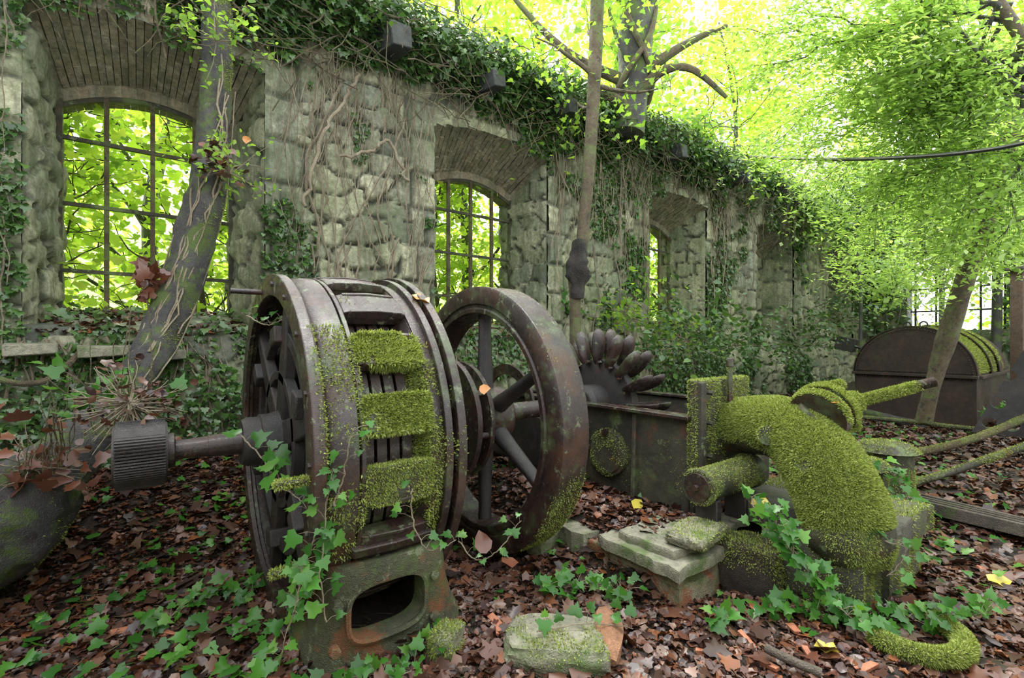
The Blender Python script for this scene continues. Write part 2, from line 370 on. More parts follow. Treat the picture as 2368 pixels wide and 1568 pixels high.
def stonegrid(name, A, B, fn, hole=None, quoin=None, seed=0, m=None, depth=.07, label=None, kind='structure', cw=.46, ch=.27):
    """A, B: grid lines; fn(a, b, disp) -> positions"""
    X, Y = np.meshgrid(A, B, indexing='ij'); e, c = worley(X, Y, cw, ch, seed)
    hgt = sstep(.0, .12, e)*(.55+.7*c); mo = 1-sstep(.01, .09, e)
    if quoin is not None:
        q = quoin(X, Y); e2, c2 = blocks(X, Y, .42, .46, seed+5); h2 = .75*sstep(0, .4, e2)+.12*c2; m2 = (1-sstep(.05, .25, e2))*.8
        hgt = np.where(q, h2, hgt); mo = np.where(q, m2, mo); c = np.where(q, .45+.35*c2, c)
    hgt = hgt+.9*(fbm(X*7, Y*7, 0, seed+7)-.5)+.5*(fbm(X*22, Y*22, 0, seed+8)-.5)
    p = fn(X, Y, hgt*depth).reshape(-1, 3); nx, ny = X.shape; I = np.arange(nx*ny).reshape(nx, ny)
    f = np.stack([I[:-1, :-1], I[1:, :-1], I[1:, 1:], I[:-1, 1:]], -1)
    if hole is not None:
        cx = (A[:-1]+A[1:])/2; cy = (B[:-1]+B[1:])/2; HX, HY = np.meshgrid(cx, cy, indexing='ij'); f = f[~hole(HX, HY)]
    o = link(name, p, f.reshape(-1, 4), m or M_stone)
    for nm, val in (('cell', c), ('mortar', mo)):
        at = o.data.attributes.new(nm, 'FLOAT', 'POINT'); at.data.foreach_set('value', np.clip(val, 0, 1).astype(np.float32).ravel())
    if kind: o['kind'] = kind
    if label: o['label'] = label
    return o
def gridlines(a, b, step, keep=()):
    g = list(np.arange(a, b, step))+[b]
    for k in keep:
        if a < k < b:
            i = int(np.argmin([abs(x-k) for x in g])); g[i] = k
    return np.array(sorted(set(g)))
def archz(u, w, spr=SPR, crn=CRN):
    m = (w[0]+w[1])/2; h = (w[1]-w[0])/2; return spr+(crn-spr)*np.clip(1-((u-m)/h)**2, 0, 1)
def hole(X, Y):
    k = np.zeros(X.shape, bool)
    for w in WIN: k |= (X > w[0]) & (X < w[1]) & (Y > SILL) & (Y < archz(X, w))
    return k
def quoin(X, Y):
    k = np.zeros(X.shape, bool)
    for w in WIN:
        wid = .30+.16*(np.floor(Y/.46) % 2); k |= (((X > w[0]-wid) & (X <= w[0])) | ((X >= w[1]) & (X < w[1]+wid))) & (Y > 1.2) & (Y < 4.6)
    return k
edges = [e for w in WIN for e in w[:2]]
A = np.concatenate([gridlines(-3.2, 10, .03, edges), gridlines(10, 19.6, .07, edges)[1:]])
TOP = 5.35
B = gridlines(-.1, TOP, .033, (SILL,))
stonegrid('wall_back', A, B, lambda X, Y, d: np.stack([X, V0-d-.16*(1-sstep(.9, 1.7, Y)), Y], -1), hole, quoin, 3, label='long lichen covered rubble stone wall with arched windows')

def prism(mb, poly, z0, z1):
    n = len(poly); vs = [np.array([x, y, z0]) for x, y in poly]+[np.array([x, y, z1]) for x, y in poly]
    mb.add(vs, [tuple(range(n-1, -1, -1)), tuple(range(n, 2*n))]+[(i, (i+1) % n, (i+1) % n+n, i+n) for i in range(n)])
core = MB(); ed = [(-3.2, -3.2)]+[(w[0], w[2]) for w in WIN]+[(19.6, 19.6)]; prev = (-3.2, -3.2)
for w in WIN+[(19.6, 19.6, 19.6, 19.6, True)]:
    a, af, b, bf = prev[0], prev[1], w[0], w[2]
    prism(core, [(a+.03, V0+.03), (b-.03, V0+.03), (bf-.03, VF), (bf-.03, VB), (af+.03, VB), (af+.03, VF)], -.2, 5.3)
    prev = (w[1], w[3])
for w in WIN:
    prism(core, [(w[0], V0+.03), (w[1], V0+.03), (w[1], VB), (w[0], VB)], -.2, SILL-.02)
    prism(core, [(w[0], V0+.03), (w[1], V0+.03), (w[1], VB), (w[0], VB)], 4.75, 5.3)
    prism(core, [(w[0], VF+.02), (w[1], VF+.02), (w[1], VB), (w[0], VB)], 4.2, 4.8)
o = core.build('wall_back_core', M_darkblock, smooth=None); o['kind'] = 'structure'
# rough crest of the wall
X = np.arange(-3.2, 19.6, .1); Y = np.arange(V0-.1, VB+.35, .09)
def crest(X, Y):
    e = np.minimum(Y-(V0-.1), (VB+.3)-Y)
    return TOP-.08+.45*sstep(0, .45, e)+.35*(fbm(X*.9, Y*1.2, 0, 33)-.45)+.12*(fbm(X*5, Y*5, 0, 34)-.5)
GX, GY = np.meshgrid(X, Y, indexing='ij'); I = np.arange(GX.size).reshape(GX.shape)
o = link('wall_back_crest', np.stack([GX, GY, crest(GX, GY)], -1).reshape(-1, 3), np.stack([I[:-1, :-1], I[1:, :-1], I[1:, 1:], I[:-1, 1:]], -1).reshape(-1, 4), M_soil, smooth=60)
o['kind'] = 'structure'; o['label'] = 'earth covered broken top of the stone wall'

def arcpt(w, t, d):   # t 0..1 across the opening, d 0 front .. 1 at the window frame
    u = (w[0]+(w[1]-w[0])*t)*(1-d)+(w[2]+(w[3]-w[2])*t)*d; s = 1-(2*t-1)**2
    return np.array([u, V0+(VF-V0)*d, (SPR+(CRN-SPR)*s)*(1-d)+(3.90+.23*s)*d])
for wi, w in enumerate(WIN):
    # jambs
    for side in (0, 1):
        u0, uf = (w[0], w[2]) if side == 0 else (w[1], w[3]); sg = 1 if side == 0 else -1
        def jf(X, Y, d, u0=u0, uf=uf, sg=sg):
            k = np.clip(X/(VF-V0), 0, 1); return np.stack([u0+(uf-u0)*k+sg*(d-.02)*np.clip(X/.06, 0, 1), V0-.02+X, Y], -1)
        o = stonegrid('wall_back_jamb', gridlines(0, VB-V0, .04 if wi < 3 else .08), gridlines(SILL-.1, 4.40, .04 if wi < 3 else .08), jf, None, None, 20+wi*2+side, depth=.06)
    # sill slope
    def sf(X, Y, d, w=w): return np.stack([w[0]+(w[1]-w[0])*X, V0-.10+Y, SILL-.02+.2*np.clip(Y/.7, 0, 1)+d*.7-.25*sstep(.09, .0, Y)*0-.3*(Y < .03)], -1)
    stonegrid('wall_back_sill', gridlines(0, 1, .02), gridlines(0, VB-V0+.1, .05), sf, None, None, 60+wi, depth=.09, cw=.22, ch=.25)
    # arch of bricks set on edge
    mb = MB(); nb = 27 if wi < 3 else 22; cells = []; rr = np.random.default_rng(wi)
    for i in range(nb):
        rows = 5; lag = .1*(i % 2)
        for k in range(-1, rows):
            d0 = np.clip((k+lag*5)/rows+.006, 0, 1); d1 = np.clip((k+1+lag*5)/rows-.006, 0, 1)
            if d1-d0 < .03: continue
            t0, t1 = (i+.05)/nb, (i+.95)/nb; vs = []; dz = rr.uniform(-.012, .012); out = (-.03-rr.uniform(0, .02)) if d0 < .02 else 0
            thk = .22 if d0 < .02 else .1
            for t in (t0, t1):
                for d in (d0, d1):
                    p = arcpt(w, t, d)+np.array([0, out if d == d0 else 0, dz]); fan = (t-.5)*.12
                    vs += [p, p+np.array([fan, 0, thk])]
            mb.hexa(vs); cells += [rr.random()]*8
    o = mb.build('wall_back_arch', M_brick, smooth=None); o['kind'] = 'structure'; o['label'] = 'flat segmental arch of pale bricks over a window'
    at = o.data.attributes.new('cell', 'FLOAT', 'POINT'); at.data.foreach_set('value', np.array(cells, np.float32))
    back = MB()
    for i in range(nb): # mortar bed
        vs = []
        for t in (i/nb, (i+1)/nb):
            for d in (0.01, 1.0):
                p = arcpt(w, t, d)+np.array([0, 0, .035]); vs += [p, p+np.array([0, 0, .25])]
        back.hexa(vs)
    o = back.build('wall_back_arch_bed', M_darkblock, smooth=None); o['kind'] = 'structure'
    # ring of bricks that closes the window head, seen behind the soffit
    mb = MB(); cells = []
    for i in range(24):
        vs = []
        for t in ((i+.01)/24, (i+.99)/24):
            for d in (0, 1):
                p = arcpt(w, t, 1)+np.array([0, -.02+d*.3, -.10+.0*d]); vs += [p, p+np.array([(t-.5)*.1, 0, .16])]
        mb.hexa(vs); cells += [rr.random()]*8
    o = mb.build('wall_back_window_head', M_brick, smooth=None); o['kind'] = 'structure'
    at = o.data.attributes.new('cell', 'FLOAT', 'POINT'); at.data.foreach_set('value', np.array(cells, np.float32))
    if w[4]:
        wd = tag(bpy.data.objects.new('window_%d' % (wi+1), None), kind='structure'); C.objects.link(wd); wd.location = (w[2], VF, SILL+.2)
        wd['label'] = 'glassless rusty iron window grid'
        def T(p): return np.array(p)-np.array(wd.location)
        fw = w[3]-w[2]; st_ = fw/4
        fr = MB()
        for u in (w[2]+.02, w[3]-.02): fr.box(T((u, VF, 2.8)), (.055, .07, 2.1))
        pts = [T(arcpt(w, t, 1)+np.array([0, 0, -.12])) for t in np.linspace(.02, .98, 14)]; fr.tube(pts, .028, 6)
        fr.build('window_frame', M_irongreen, wd, smooth=None)
        for i in range(1, 4):
            u = w[2]+st_*i; top = arcpt(w, i/4, 1)[2]-.1; b = MB(); b.box(T((u, VF, (top+1.75)/2)), (.04, .05, top-1.75)); b.build('mullion', M_barkbrown, wd, smooth=None)
        for z in (3.5, 2.87, 2.23):
            b = MB(); b.box(T(((w[2]+w[3])/2, VF-.01, z)), (fw, .04, .035)); b.build('glazing_bar', M_irongreen, wd, smooth=None)
    else:
        def bf(X, Y, d, w=w): return np.stack([X, VF+.05-d, Y], -1)
        stonegrid('wall_back_infill', gridlines(w[2]-.1, w[3]+.1, .05), gridlines(SILL, 4.2, .05), bf, None, None, 80+wi, depth=.06)

# end wall with its opening
def ehole(X, Y): return (X > 2.1) & (X < 4.35) & (Y > 1.9) & (Y < 4.25)
EA = gridlines(-6, 5.6, .07, (2.1, 4.35)); EB = gridlines(-.1, 6.6, .07, (1.9, 4.25))
stonegrid('wall_end', EA, EB, lambda X, Y, d: np.stack([19.3-d+0*X, X, Y], -1), ehole, lambda X, Y: ((np.abs(X-4.6) < .4) | (np.abs(X-1.8) < .35)), 7, depth=.09, label='ivy covered end wall of the ruin with a barred opening')
mb = MB()
for y0, y1, z0, z1 in ((-6, 2.07, -.1, 6.5), (4.38, 5.6, -.1, 6.5), (2, 4.4, -.1, 1.87), (2, 4.4, 4.28, 6.5)): mb.box((19.65, (y0+y1)/2, (z0+z1)/2), (.6, y1-y0, z1-z0))
o = mb.build('wall_end_core', M_darkblock, smooth=None); o['kind'] = 'structure'
wd = tag(bpy.data.objects.new('window_6', None), kind='structure'); C.objects.link(wd); wd.location = (19.5, 3.2, 1.9); wd['label'] = 'barred opening in the far end wall'
for i in range(5):
    b = MB(); b.box((0, -1.0+.5*i, 1.17), (.05, .05, 2.35)); b.build('mullion', M_irondark, wd, smooth=None)
for z in (.6, 1.3, 1.95):
    b = MB(); b.box((0, 0, z), (.04, 2.25, .05)); b.build('glazing_bar', M_irondark, wd, smooth=None)

# unseen walls of the ruin behind and beside the camera, added to cut side light
for nm, c, s_ in (('unseen_wall_front', (7, -6.5, 2.6), (30, .8, 5.2)), ('unseen_wall_left', (-5.2, 0, 2.6), (.8, 14, 5.2))):
    mb = MB(); mb.box(c, s_); o = mb.build(nm, M_footplate, smooth=None); o['kind'] = 'structure'

# dark corbel stones sticking out of the wall under its crest
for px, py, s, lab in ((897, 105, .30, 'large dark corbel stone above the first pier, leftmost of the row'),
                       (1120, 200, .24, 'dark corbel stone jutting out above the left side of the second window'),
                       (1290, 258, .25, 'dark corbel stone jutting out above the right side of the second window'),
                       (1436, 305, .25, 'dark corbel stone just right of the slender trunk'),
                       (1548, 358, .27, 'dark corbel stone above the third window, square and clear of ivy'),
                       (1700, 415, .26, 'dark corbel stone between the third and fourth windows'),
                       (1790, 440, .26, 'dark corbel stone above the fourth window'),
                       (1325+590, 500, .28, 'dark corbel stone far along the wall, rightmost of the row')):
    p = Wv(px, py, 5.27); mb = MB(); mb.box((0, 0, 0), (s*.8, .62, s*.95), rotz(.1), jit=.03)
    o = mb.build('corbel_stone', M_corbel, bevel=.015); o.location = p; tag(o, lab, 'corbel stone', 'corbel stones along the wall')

# loose stones on the ledge below the first window
for u, z, L_, lab in ((-.72, 1.52, .30, 'pale flat stone lying on the ledge below the first window, nearest the left edge'),
                      (-.28, 1.50, .34, 'flat grey stone on the ledge below the first window, middle one'),
                      (.12, 1.46, .30, 'flat grey stone on the ledge below the first window, beside the leaning trunk')):
    mb = MB(); mb.box((0, 0, 0), (L_, .22, .09), rotz(.05), jit=.012); o = mb.build('ledge_stone', M_block, bevel=.01); o.location = (u, 5.27, z-.03)
    tag(o, lab, 'stone', 'stones on the window ledge')

# ------------------------------------------------------------------ generator
PX, PY, PZ = .566, 3.095, .975
def segs(i, n): return 2*PI*i/n
def Rr(rad, t0, t1, th): return [(t0, rad-th), (t1, rad-th), (t1, rad), (t0, rad)]
gen = empty('generator', (PX, PY, PZ), 'huge rusty iron generator drum with mossy cross bars standing in front of the wall', 'generator')
GO = (PX, PY, PZ)
def ringpart(name, prof, m=M_iron, parent=gen, n=120, bevel=.004, a=None):
    mb = MB()
    if a is None: mb.lathe(prof, n)
    else: mb.lathe(prof, max(4, int(n*abs(a[1]-a[0])/(2*PI))), a[0], a[1])
    return mb.build(name, m, parent, smooth=35, bevel=bevel, seg=2)
r1 = ringpart('ring_flange', [(0, .845), (.03, .845), (.03, .86), (.058, .86), (.058, .963), (.052, .970), (.004, .970), (0, .963)])
r2 = ringpart('ring_flange', Rr(.985, .640, .682, .19)); r3 = ringpart('ring_flange', Rr(1.0, .705, .755, .19))
ringpart('end_band', [(.62, .78), (.76, .78), (.76, .80), (.62, .80)], M_irondark, bevel=0)
b1 = ringpart('end_band', [(.05, .88), (.205, .90), (.205, .957), (.14, .957), (.09, .945), (.07, .925), (.05, .925)])
b2 = ringpart('end_band', [(.575, .87), (.66, .87), (.66, .948), (.615, .955), (.575, .957)])
b3 = ringpart('end_band', [(.214, .895), (.238, .895), (.238, .957), (.214, .957)])
tops = [b1, b2]
bars = []
for k in range(18):
    a = R(16+20*k)
    if 205 < (16+20*k) < 330: continue        # the back of the drum is turned to the wall
    w = R(5.1)
    mb = MB(); prof = [(.236, .885), (.58, .885), (.58, .957), (.55, .968), (.41, .975), (.26, .968), (.236, .960)]
    mb.lathe(prof, 8, a-w, a+w)
    # thicker lips along both edges of the bar
    for s in (-1, 1): mb.lathe([(.25, .93), (.57, .93), (.55, .975), (.41, .983), (.27, .975)], 1, a+s*w*.86, a+s*w*1.08)
    bars.append(mb.build('cross_bar', M_iron, gen, bevel=.004))
for k in range(18):                            # rounded fillets between bars and bands
    a = R(26+20*k)
    if 205 < (26+20*k) < 330: continue
    mb = MB(); mb.lathe([(.52, .80), (.60, .80), (.60, .945), (.575, .945), (.55, .90), (.525, .86)], 4, a-R(5.4), a+R(5.4))
    s_ = mb.build('shoulder', M_iron, gen, bevel=.003)
    if 60 < (26+20*k) < 120: moss(s_, 7000, .016, .42, 0, 6, 9, off=(PX, PY, PZ), lim=lambda p, nn: (p[:, 1] < -.25))
for k in range(6):
    t = .19+.066*k; ringpart('core_ring', Rr(.865, t, t+.052, .10), M_iron, bevel=.002, n=90)
ringpart('core_drum', Rr(.80, .15, .62, .05), M_irondark, bevel=0, n=64)
arm = MB(); arm.lathe([(.14, .16), (.60, .16), (.60, .72), (.14, .72)], 64); arm.build('armature', M_irondark, gen)
# brush bracket inside the open left end
for i in range(6):
    a = segs(i, 6)+.25; mb = MB(); ca_, sa_ = math.cos(a), math.sin(a)
    def q(t, r, s): return np.array([t, -r*sa_+s*ca_, r*ca_+s*sa_])
    vs = []
    for t in (.05, .12):
        for (r, s) in ((.14, -.085), (.14, .085), (.88, -.045), (.88, .045)): vs.append(q(t, r, s))
    mb.add(vs, [(0,1,3,2), (4,6,7,5), (0,4,5,1), (2,3,7,6), (0,2,6,4), (1,5,7,3)]); mb.build('bracket_arm', M_irondark, gen, bevel=.012)
    mb = MB(); c = q(.09, .60, .10); mb.box(c, (.16, .13, .10), rotx(-a)); mb.build('brush_holder', M_irondark, gen, bevel=.01)
ringpart('bracket_ring', Rr(.66, .06, .11, .07), M_irondark); ringpart('bracket_ring', Rr(.40, .05, .11, .05), M_irondark)
mb = MB(); mb.lathe([(-.14, 0), (-.14, .125), (-.11, .138), (-.05, .138), (-.045, .15), (0, .15), (.06, .17), (.10, .17), (.10, 0)], 48, closed=False); mb.build('hub', M_irondark, gen)
mb = MB(); mb.lathe([(-.47, 0), (-.47, .048), (-.30, .056), (-.299, .060), (-.14, .066), (-.139, .072), (2.9, .072), (2.9, 0)], 40, closed=False); shaft = mb.build('shaft', M_iron, gen)
com = MB(); com.lathe([(-.70, 0), (-.70, .150), (-.685, .155), (-.495, .155), (-.48, .150), (-.48, 0)], 64, closed=False)
for i in range(64):
    a = segs(i, 64); com.box((-.59, -.160*math.sin(a), .160*math.cos(a)), (.20, .0085, .022), rotx(-a))
cm = com.build('commutator', M_irondark, gen, bevel=0)
mb = MB(); mb.lathe([(-.482, 0), (-.482, .088), (-.474, .092), (-.452, .092), (-.446, .085), (-.446, 0)], 40, closed=False); mb.build('collar', M_iron, gen)
for (a, r, t0, t1) in ((R(-12), .90, -.17, .0), (R(92), .90, -.14, .0), (R(118), .93, -.14, 0)):
    mb = MB(); y, z = -r*math.sin(a), r*math.cos(a); mb.tube([(t0, y, z), (t1, y, z)], .017, 12); s = mb.build('stud', M_iron, gen, bevel=.002)
    if a > 0: moss(s, 900, .014, .2, 0)
for k in range(9):
    a = R(8+20*k); mb = MB(); y, z = -.91*math.sin(a), .91*math.cos(a); mb.tube([(-.012, y, z), (.01, y, z)], .016, 6); mb.build('bolt', M_iron, gen)
# cast foot with its oval hand hole
mb = MB(); lev = [(.50, .07, .735, .885), (.40, .07, .75, .89), (.28, .065, .78, .86), (.14, .05, .83, .84), (.05, .03, .88, .84), (-.10, .02, .90, .85)]
vs = []; n4 = 20
def rrect(x0, x1, y0, y1, n):
    cx, cy, hx, hy = (x0+x1)/2, (y0+y1)/2, (x1-x0)/2, (y1-y0)/2; o = []
    for i in range(n):
        a = 2*PI*i/n; c, s = math.cos(a), math.sin(a); e = .32
        o.append((cx+hx*math.copysign(abs(c)**e, c), cy+hy*math.copysign(abs(s)**e, s)))
    return o
N_ = 48
for z, t0, t1, s in lev:
    for x, y in rrect(t0, t1, -s, .55, N_): vs.append((x, y, z-PZ+.0))
fs = [(i*N_+k, i*N_+(k+1) % N_, (i+1)*N_+(k+1) % N_, (i+1)*N_+k) for i in range(len(lev)-1) for k in range(N_)]+[tuple(range(N_)), tuple(range((len(lev)-1)*N_, len(lev)*N_))]
mb.add(vs, fs); foot = mb.build('foot', M_footplate, gen, smooth=50)
def cutter(pts, y0, y1):
    c = MB(); n = len(pts); c.add([(x, y0, z) for x, z in pts]+[(x, y1, z) for x, z in pts], [tuple(range(n)), tuple(range(2*n-1, n-1, -1))]+[(i, (i+1) % n, (i+1) % n+n, i+n) for i in range(n)])
    return c.build('cut', None, gen)
hp = []
for i in range(48):
    a = 2*PI*i/48; c, s = math.cos(a), math.sin(a); e = .62
    hp.append((.385+.195*math.copysign(abs(c)**e, c), .245-PZ+.135*math.copysign(abs(s)**e, s)))
ct = cutter(hp, -1.2, .40)
bo = foot.modifiers.new('b', 'BOOLEAN'); bo.operation = 'DIFFERENCE'; bo.object = ct; bo.solver = 'EXACT'
ch = MB(); ch.box((.40, -.16, .20-PZ), (.60, 1.16, .44)); c3 = ch.build('cut3', None, gen)
bo = foot.modifiers.new('b3', 'BOOLEAN'); bo.operation = 'DIFFERENCE'; bo.object = c3; bo.solver = 'EXACT'
cyl = MB(); cyl.lathe([(-.3, 0), (-.3, .90), (1.1, .90), (1.1, 0)], 96, closed=False); c2 = cyl.build('cut2', None, gen)
bo = foot.modifiers.new('b2', 'BOOLEAN'); bo.operation = 'DIFFERENCE'; bo.object = c2; bo.solver = 'EXACT'
bpy.context.view_layer.update(); apply_mods(foot)
for c in (ct, c2, c3): bpy.data.objects.remove(c)
foot.data.set_sharp_from_angle(angle=R(40))
# raised rim around the hand hole and the lip above the foot
mb = MB(); pts = [(x, -.872, z) for x, z in hp]+[(hp[0][0], -.872, hp[0][1])]
mb.tube([((x-.385)*1.04+.385, -.862, (z+.73)*1.05-.73) for x, y, z in pts], .014, 6, cap=False); mb.build('hole_rim', M_footplate, foot)
for x, z in ((.13, .33), (.63, .33), (.64, .10), (.12, .12)):
    mb = MB(); mb.tube([(x, -.84, z-PZ), (x, -.885, z-PZ)], .028, 6); mb.build('bolt', M_footplate, foot, bevel=.004)
mb = MB(); mb.lathe([(.16, .90), (.62, .90), (.60, .985), (.40, .995), (.20, .985)], 2, R(114), R(117)); lip = mb.build('lip', M_iron, gen, bevel=.006)
mb = MB(); mb.lathe([(.19, .85), (.60, .85), (.60, .925), (.19, .925)], 6, R(117), R(128)); mb.build('rust_panel', surf('orange_rusted_plate', [(.12, .05, .03), (.28, .12, .05), (.40, .20, .08)], [(9, .56, .62, (.05, .035, .03))], (.5, .8), .6, 50), gen)
# moss on the drum, thickest on the bars that face the open floor
def facing(p, nn): return (p[:, 1] < -.25) & (nn[:, 1] < .2)
for o_ in bars:
    ph = np.degrees(np.arctan2(-np.mean([v.co.y for v in o_.data.vertices]), np.mean([v.co.z for v in o_.data.vertices])))
    if 48 < ph < 85: moss(o_, 30000, .021, .40, .0, 6, 3, off=GO, lim=facing)
    elif 85 <= ph < 112: moss(o_, 20000, .012, .45, 0, 6, 4, off=GO, lim=facing)
    elif 20 < ph < 48: moss(o_, 9000, .014, .66, 0, 5, 3, off=GO, lim=facing)
moss(b1, 50000, .015, .535, .0, 5, 8, off=GO, lim=lambda p, nn: facing(p, nn) & (p[:, 2] < .66) & (p[:, 2] > -.45))
moss(b3, 14000, .018, .46, .0, 5, 8, off=GO, lim=lambda p, nn: facing(p, nn) & (p[:, 2] < .6) & (p[:, 2] > -.3))
moss(b2, 40000, .018, .42, .0, 4, 9, off=GO, lim=lambda p, nn: facing(p, nn) & (p[:, 2] < .62) & (p[:, 2] > -.45))
moss(r1, 30000, .014, .52, .0, 5, 18, off=GO, lim=lambda p, nn: facing(p, nn) & (p[:, 0] > .03) & (p[:, 2] < .65))
for rr_ in (r2, r3): moss(rr_, 30000, .015, .54, .0, 4, 10, off=GO, lim=lambda p, nn: facing(p, nn) & (p[:, 2] < .6) & (p[:, 2] > -.3))

# ------------------------------------------------------------------ flywheel
fly = empty('flywheel', (PX+1.423, PY, PZ-.01), 'tall iron flywheel with spokes and a thick dark rim beside the generator', 'flywheel')
FO = (PX+1.423, PY, PZ-.01)
mb = MB(); mb.lathe([(0, .985), (0, .875), (.012, .868), (.012, .845), (.0, .838), (.0, .805), (.02, .795), (.22, .795), (.24, .81), (.24, .995), (.23, 1.007), (.012, 1.007)], 160)
rim = mb.build('rim', M_iron, fly, smooth=30, bevel=.003)
mb = MB(); mb.lathe([(-.04, .07), (-.04, .19), (.0, .23), (.24, .23), (.28, .19), (.28, .07)], 64); mb.build('hub', M_iron, fly, bevel=.008)
for i in range(6):
    a = segs(i, 6); mb = MB(); vs = []; ns = 16
    for r_, wx, wy in ((.20, .075, .065), (.40, .062, .052), (.65, .052, .042), (.80, .056, .05)):
        for k in range(ns):
            b = 2*PI*k/ns; x = .12+wx*math.cos(b); s = wy*math.sin(b)
            vs.append((x, -r_*math.sin(a)+s*math.cos(a), r_*math.cos(a)+s*math.sin(a)))
    mb.add(vs, [(j*ns+k, j*ns+(k+1) % ns, (j+1)*ns+(k+1) % ns, (j+1)*ns+k) for j in range(3) for k in range(ns)]); mb.build('spoke', M_irondark, fly, smooth=60)
moss(rim, 110000, .011, .555, .0, 3.2, 21, off=FO, lim=lambda p, nn: (np.hypot(p[:, 1], p[:, 2]) > .99) & (p[:, 1] < 0))
# pin coupling between generator and flywheel
cp = empty('pin_coupling', (PX+1.18, PY, PZ), 'rusty disc coupling joined by pins, between the generator drum and flywheel', 'shaft coupling')
for t0, rad, th, nm in ((0, .455, .04, 'coupling_disc'), (.13, .425, .035, 'coupling_disc')):
    mb = MB(); mb.lathe([(t0, .075), (t0+th, .075), (t0+th, rad), (t0, rad)], 90); mb.build(nm, M_iron, cp, bevel=.004)
mb = MB(); mb.lathe([(.17, .075), (.20, .075), (.20, .28), (.17, .41)], 72); mb.build('cone', M_irongreen, cp)
mb = MB(); mb.lathe([(.03, .075), (.18, .075), (.18, .30), (.03, .30)], 60); mb.build('drum', M_irongreen, cp)
for i in range(8):
    a = segs(i, 8)+.2; mb = MB(); mb.tube([(.02, -.38*math.sin(a), .38*math.cos(a)), (.15, -.38*math.sin(a), .38*math.cos(a))], .024, 12); mb.build('pin', M_iron, cp)

# ------------------------------------------------------------------ water turbine
TU = (3.42, PY, .96)
tur = empty('water_turbine', TU, 'iron water wheel with a fan of spoon shaped buckets behind the flywheel', 'turbine')
mb = MB(); mb.lathe([(-.04, .07), (-.04, .36), (-.02, .42), (.06, .42), (.08, .36), (.08, .07)], 72); mb.build('wheel_disc', M_irondark, tur, bevel=.006)
mb = MB(); mb.lathe([(-.26, .07), (-.26, .15), (-.22, .185), (-.02, .19), (-.02, .07)], 48); mb.build('boss', M_irondark, tur, bevel=.008)
for i in range(18):
    a = R(4+20*i)
    if 125 < (4+20*i) < 290: continue
    for sg in (-1, 1):
        mb = MB(); vs = []; nu, nv = 17, 14
        # half capsule shell of the cup, open towards the jet
        for j in range(nu):
            f = .5-.5*math.cos(PI*j/(nu-1)); r_ = .38+.33*f; wd = max(.004, .076*max(0, 1-abs((f-.5)/.5)**3.2)**.5*(.78+.3*f))
            for k in range(nv):
                b = PI*k/(nv-1)
                x = .02+sg*.085+wd*math.cos(b); s = .95*wd*math.sin(b)+.0
                vs.append((x, -r_*math.sin(a)-s*math.cos(a), r_*math.cos(a)-s*math.sin(a)))
        mb.add(vs, [(j*nv+k, j*nv+k+1, (j+1)*nv+k+1, (j+1)*nv+k) for j in range(nu-1) for k in range(nv-1)])
        o = mb.build('bucket', M_iron, tur, smooth=60); so = o.modifiers.new('s', 'SOLIDIFY'); so.thickness = .010; so.offset = 0
        sb = o.modifiers.new('sub', 'SUBSURF'); sb.levels = 1; sb.render_levels = 1
    mb = MB(); c = np.array([-.05, -.40*math.sin(a+.10), .40*math.cos(a+.10)]); mb.tube([c, c+[-.045, 0, 0]], .020, 6); mb.build('bolt', M_iron, tur, bevel=.003)

cas = empty('turbine_casing', (3.15, 3.0, .25), 'dark algae streaked iron casing with a round port, below the bucket wheel', 'turbine casing')
CO = np.array([3.15, 3.0, .25])
mb = MB()
for c, s in (((.03, 0.08, .28), (.06, 2.2, .92)), ((1.2, 0.08, .28), (.05, 2.2, .92)), ((.62, -1.03, .28), (1.2, .05, .92)), ((.62, 1.17, .28), (1.2, .05, .92))): mb.box(c, s)
casb = mb.build('casing_wall', M_irongreen, cas, bevel=.02)
mb = MB()
for c, s in (((-.0, .08, .745), (.14, 2.28, .028)), ((1.2, .08, .745), (.12, 2.28, .028)), ((.62, -1.03, .745), (1.14, .13, .028)), ((.62, 1.17, .745), (1.14, .13, .028))): mb.box(c, s)
mb.build('top_flange', M_iron, cas, bevel=.005)
mb = MB(); mb.lathe([(-.065, 0), (-.065, .165), (-.05, .172), (-.05, .195), (-.03, .20), (.02, .20), (.05, .25), (.05, 0)], 56, closed=False, o=(0, -.28, .355)); pt = mb.build('port_cover', M_irongreen, cas, bevel=.003)
moss(pt, 9000, .012, .5, 0, 7, 5, off=CO)
mb = MB(); mb.tube([(-.08, -.28, .53), (-.02, -.28, .53)], .03, 10); mb.build('bolt', M_iron, cas)
mb = MB(); mb.tube([(-.10, -.09, .36), (-.02, -.09, .36)], .022, 10); mb.build('bolt', M_iron, cas)
for y in (-.55, .2):
    mb = MB(); mb.hexa([(-.06, y-.02, -.15), (-.03, y-.02, .72), (-.06, y+.02, -.15), (-.03, y+.02, .72), (.05, y-.02, -.15), (.05, y-.02, .72), (.05, y+.02, -.15), (.05, y+.02, .72)]); mb.build('rib', M_irongreen, cas, bevel=.01)
moss(casb, 60000, .010, .60, 0, 4, 31, off=CO, lim=lambda p, nn: (nn[:, 0] < -.5) & (p[:, 0] < .1))
mb = MB(); mb.lathe([(0, .34), (0, .45), (.03, .45), (.03, .34)], 40, R(-95), R(95), o=(0, 0, 0)); hf = mb.build('bolted_flange_ring', M_iron, None, bevel=.003); hf.location = (2.95, 3.95, .87)
tag(hf, 'curved iron flange with small bolt holes, seen through the flywheel spokes', 'flange')
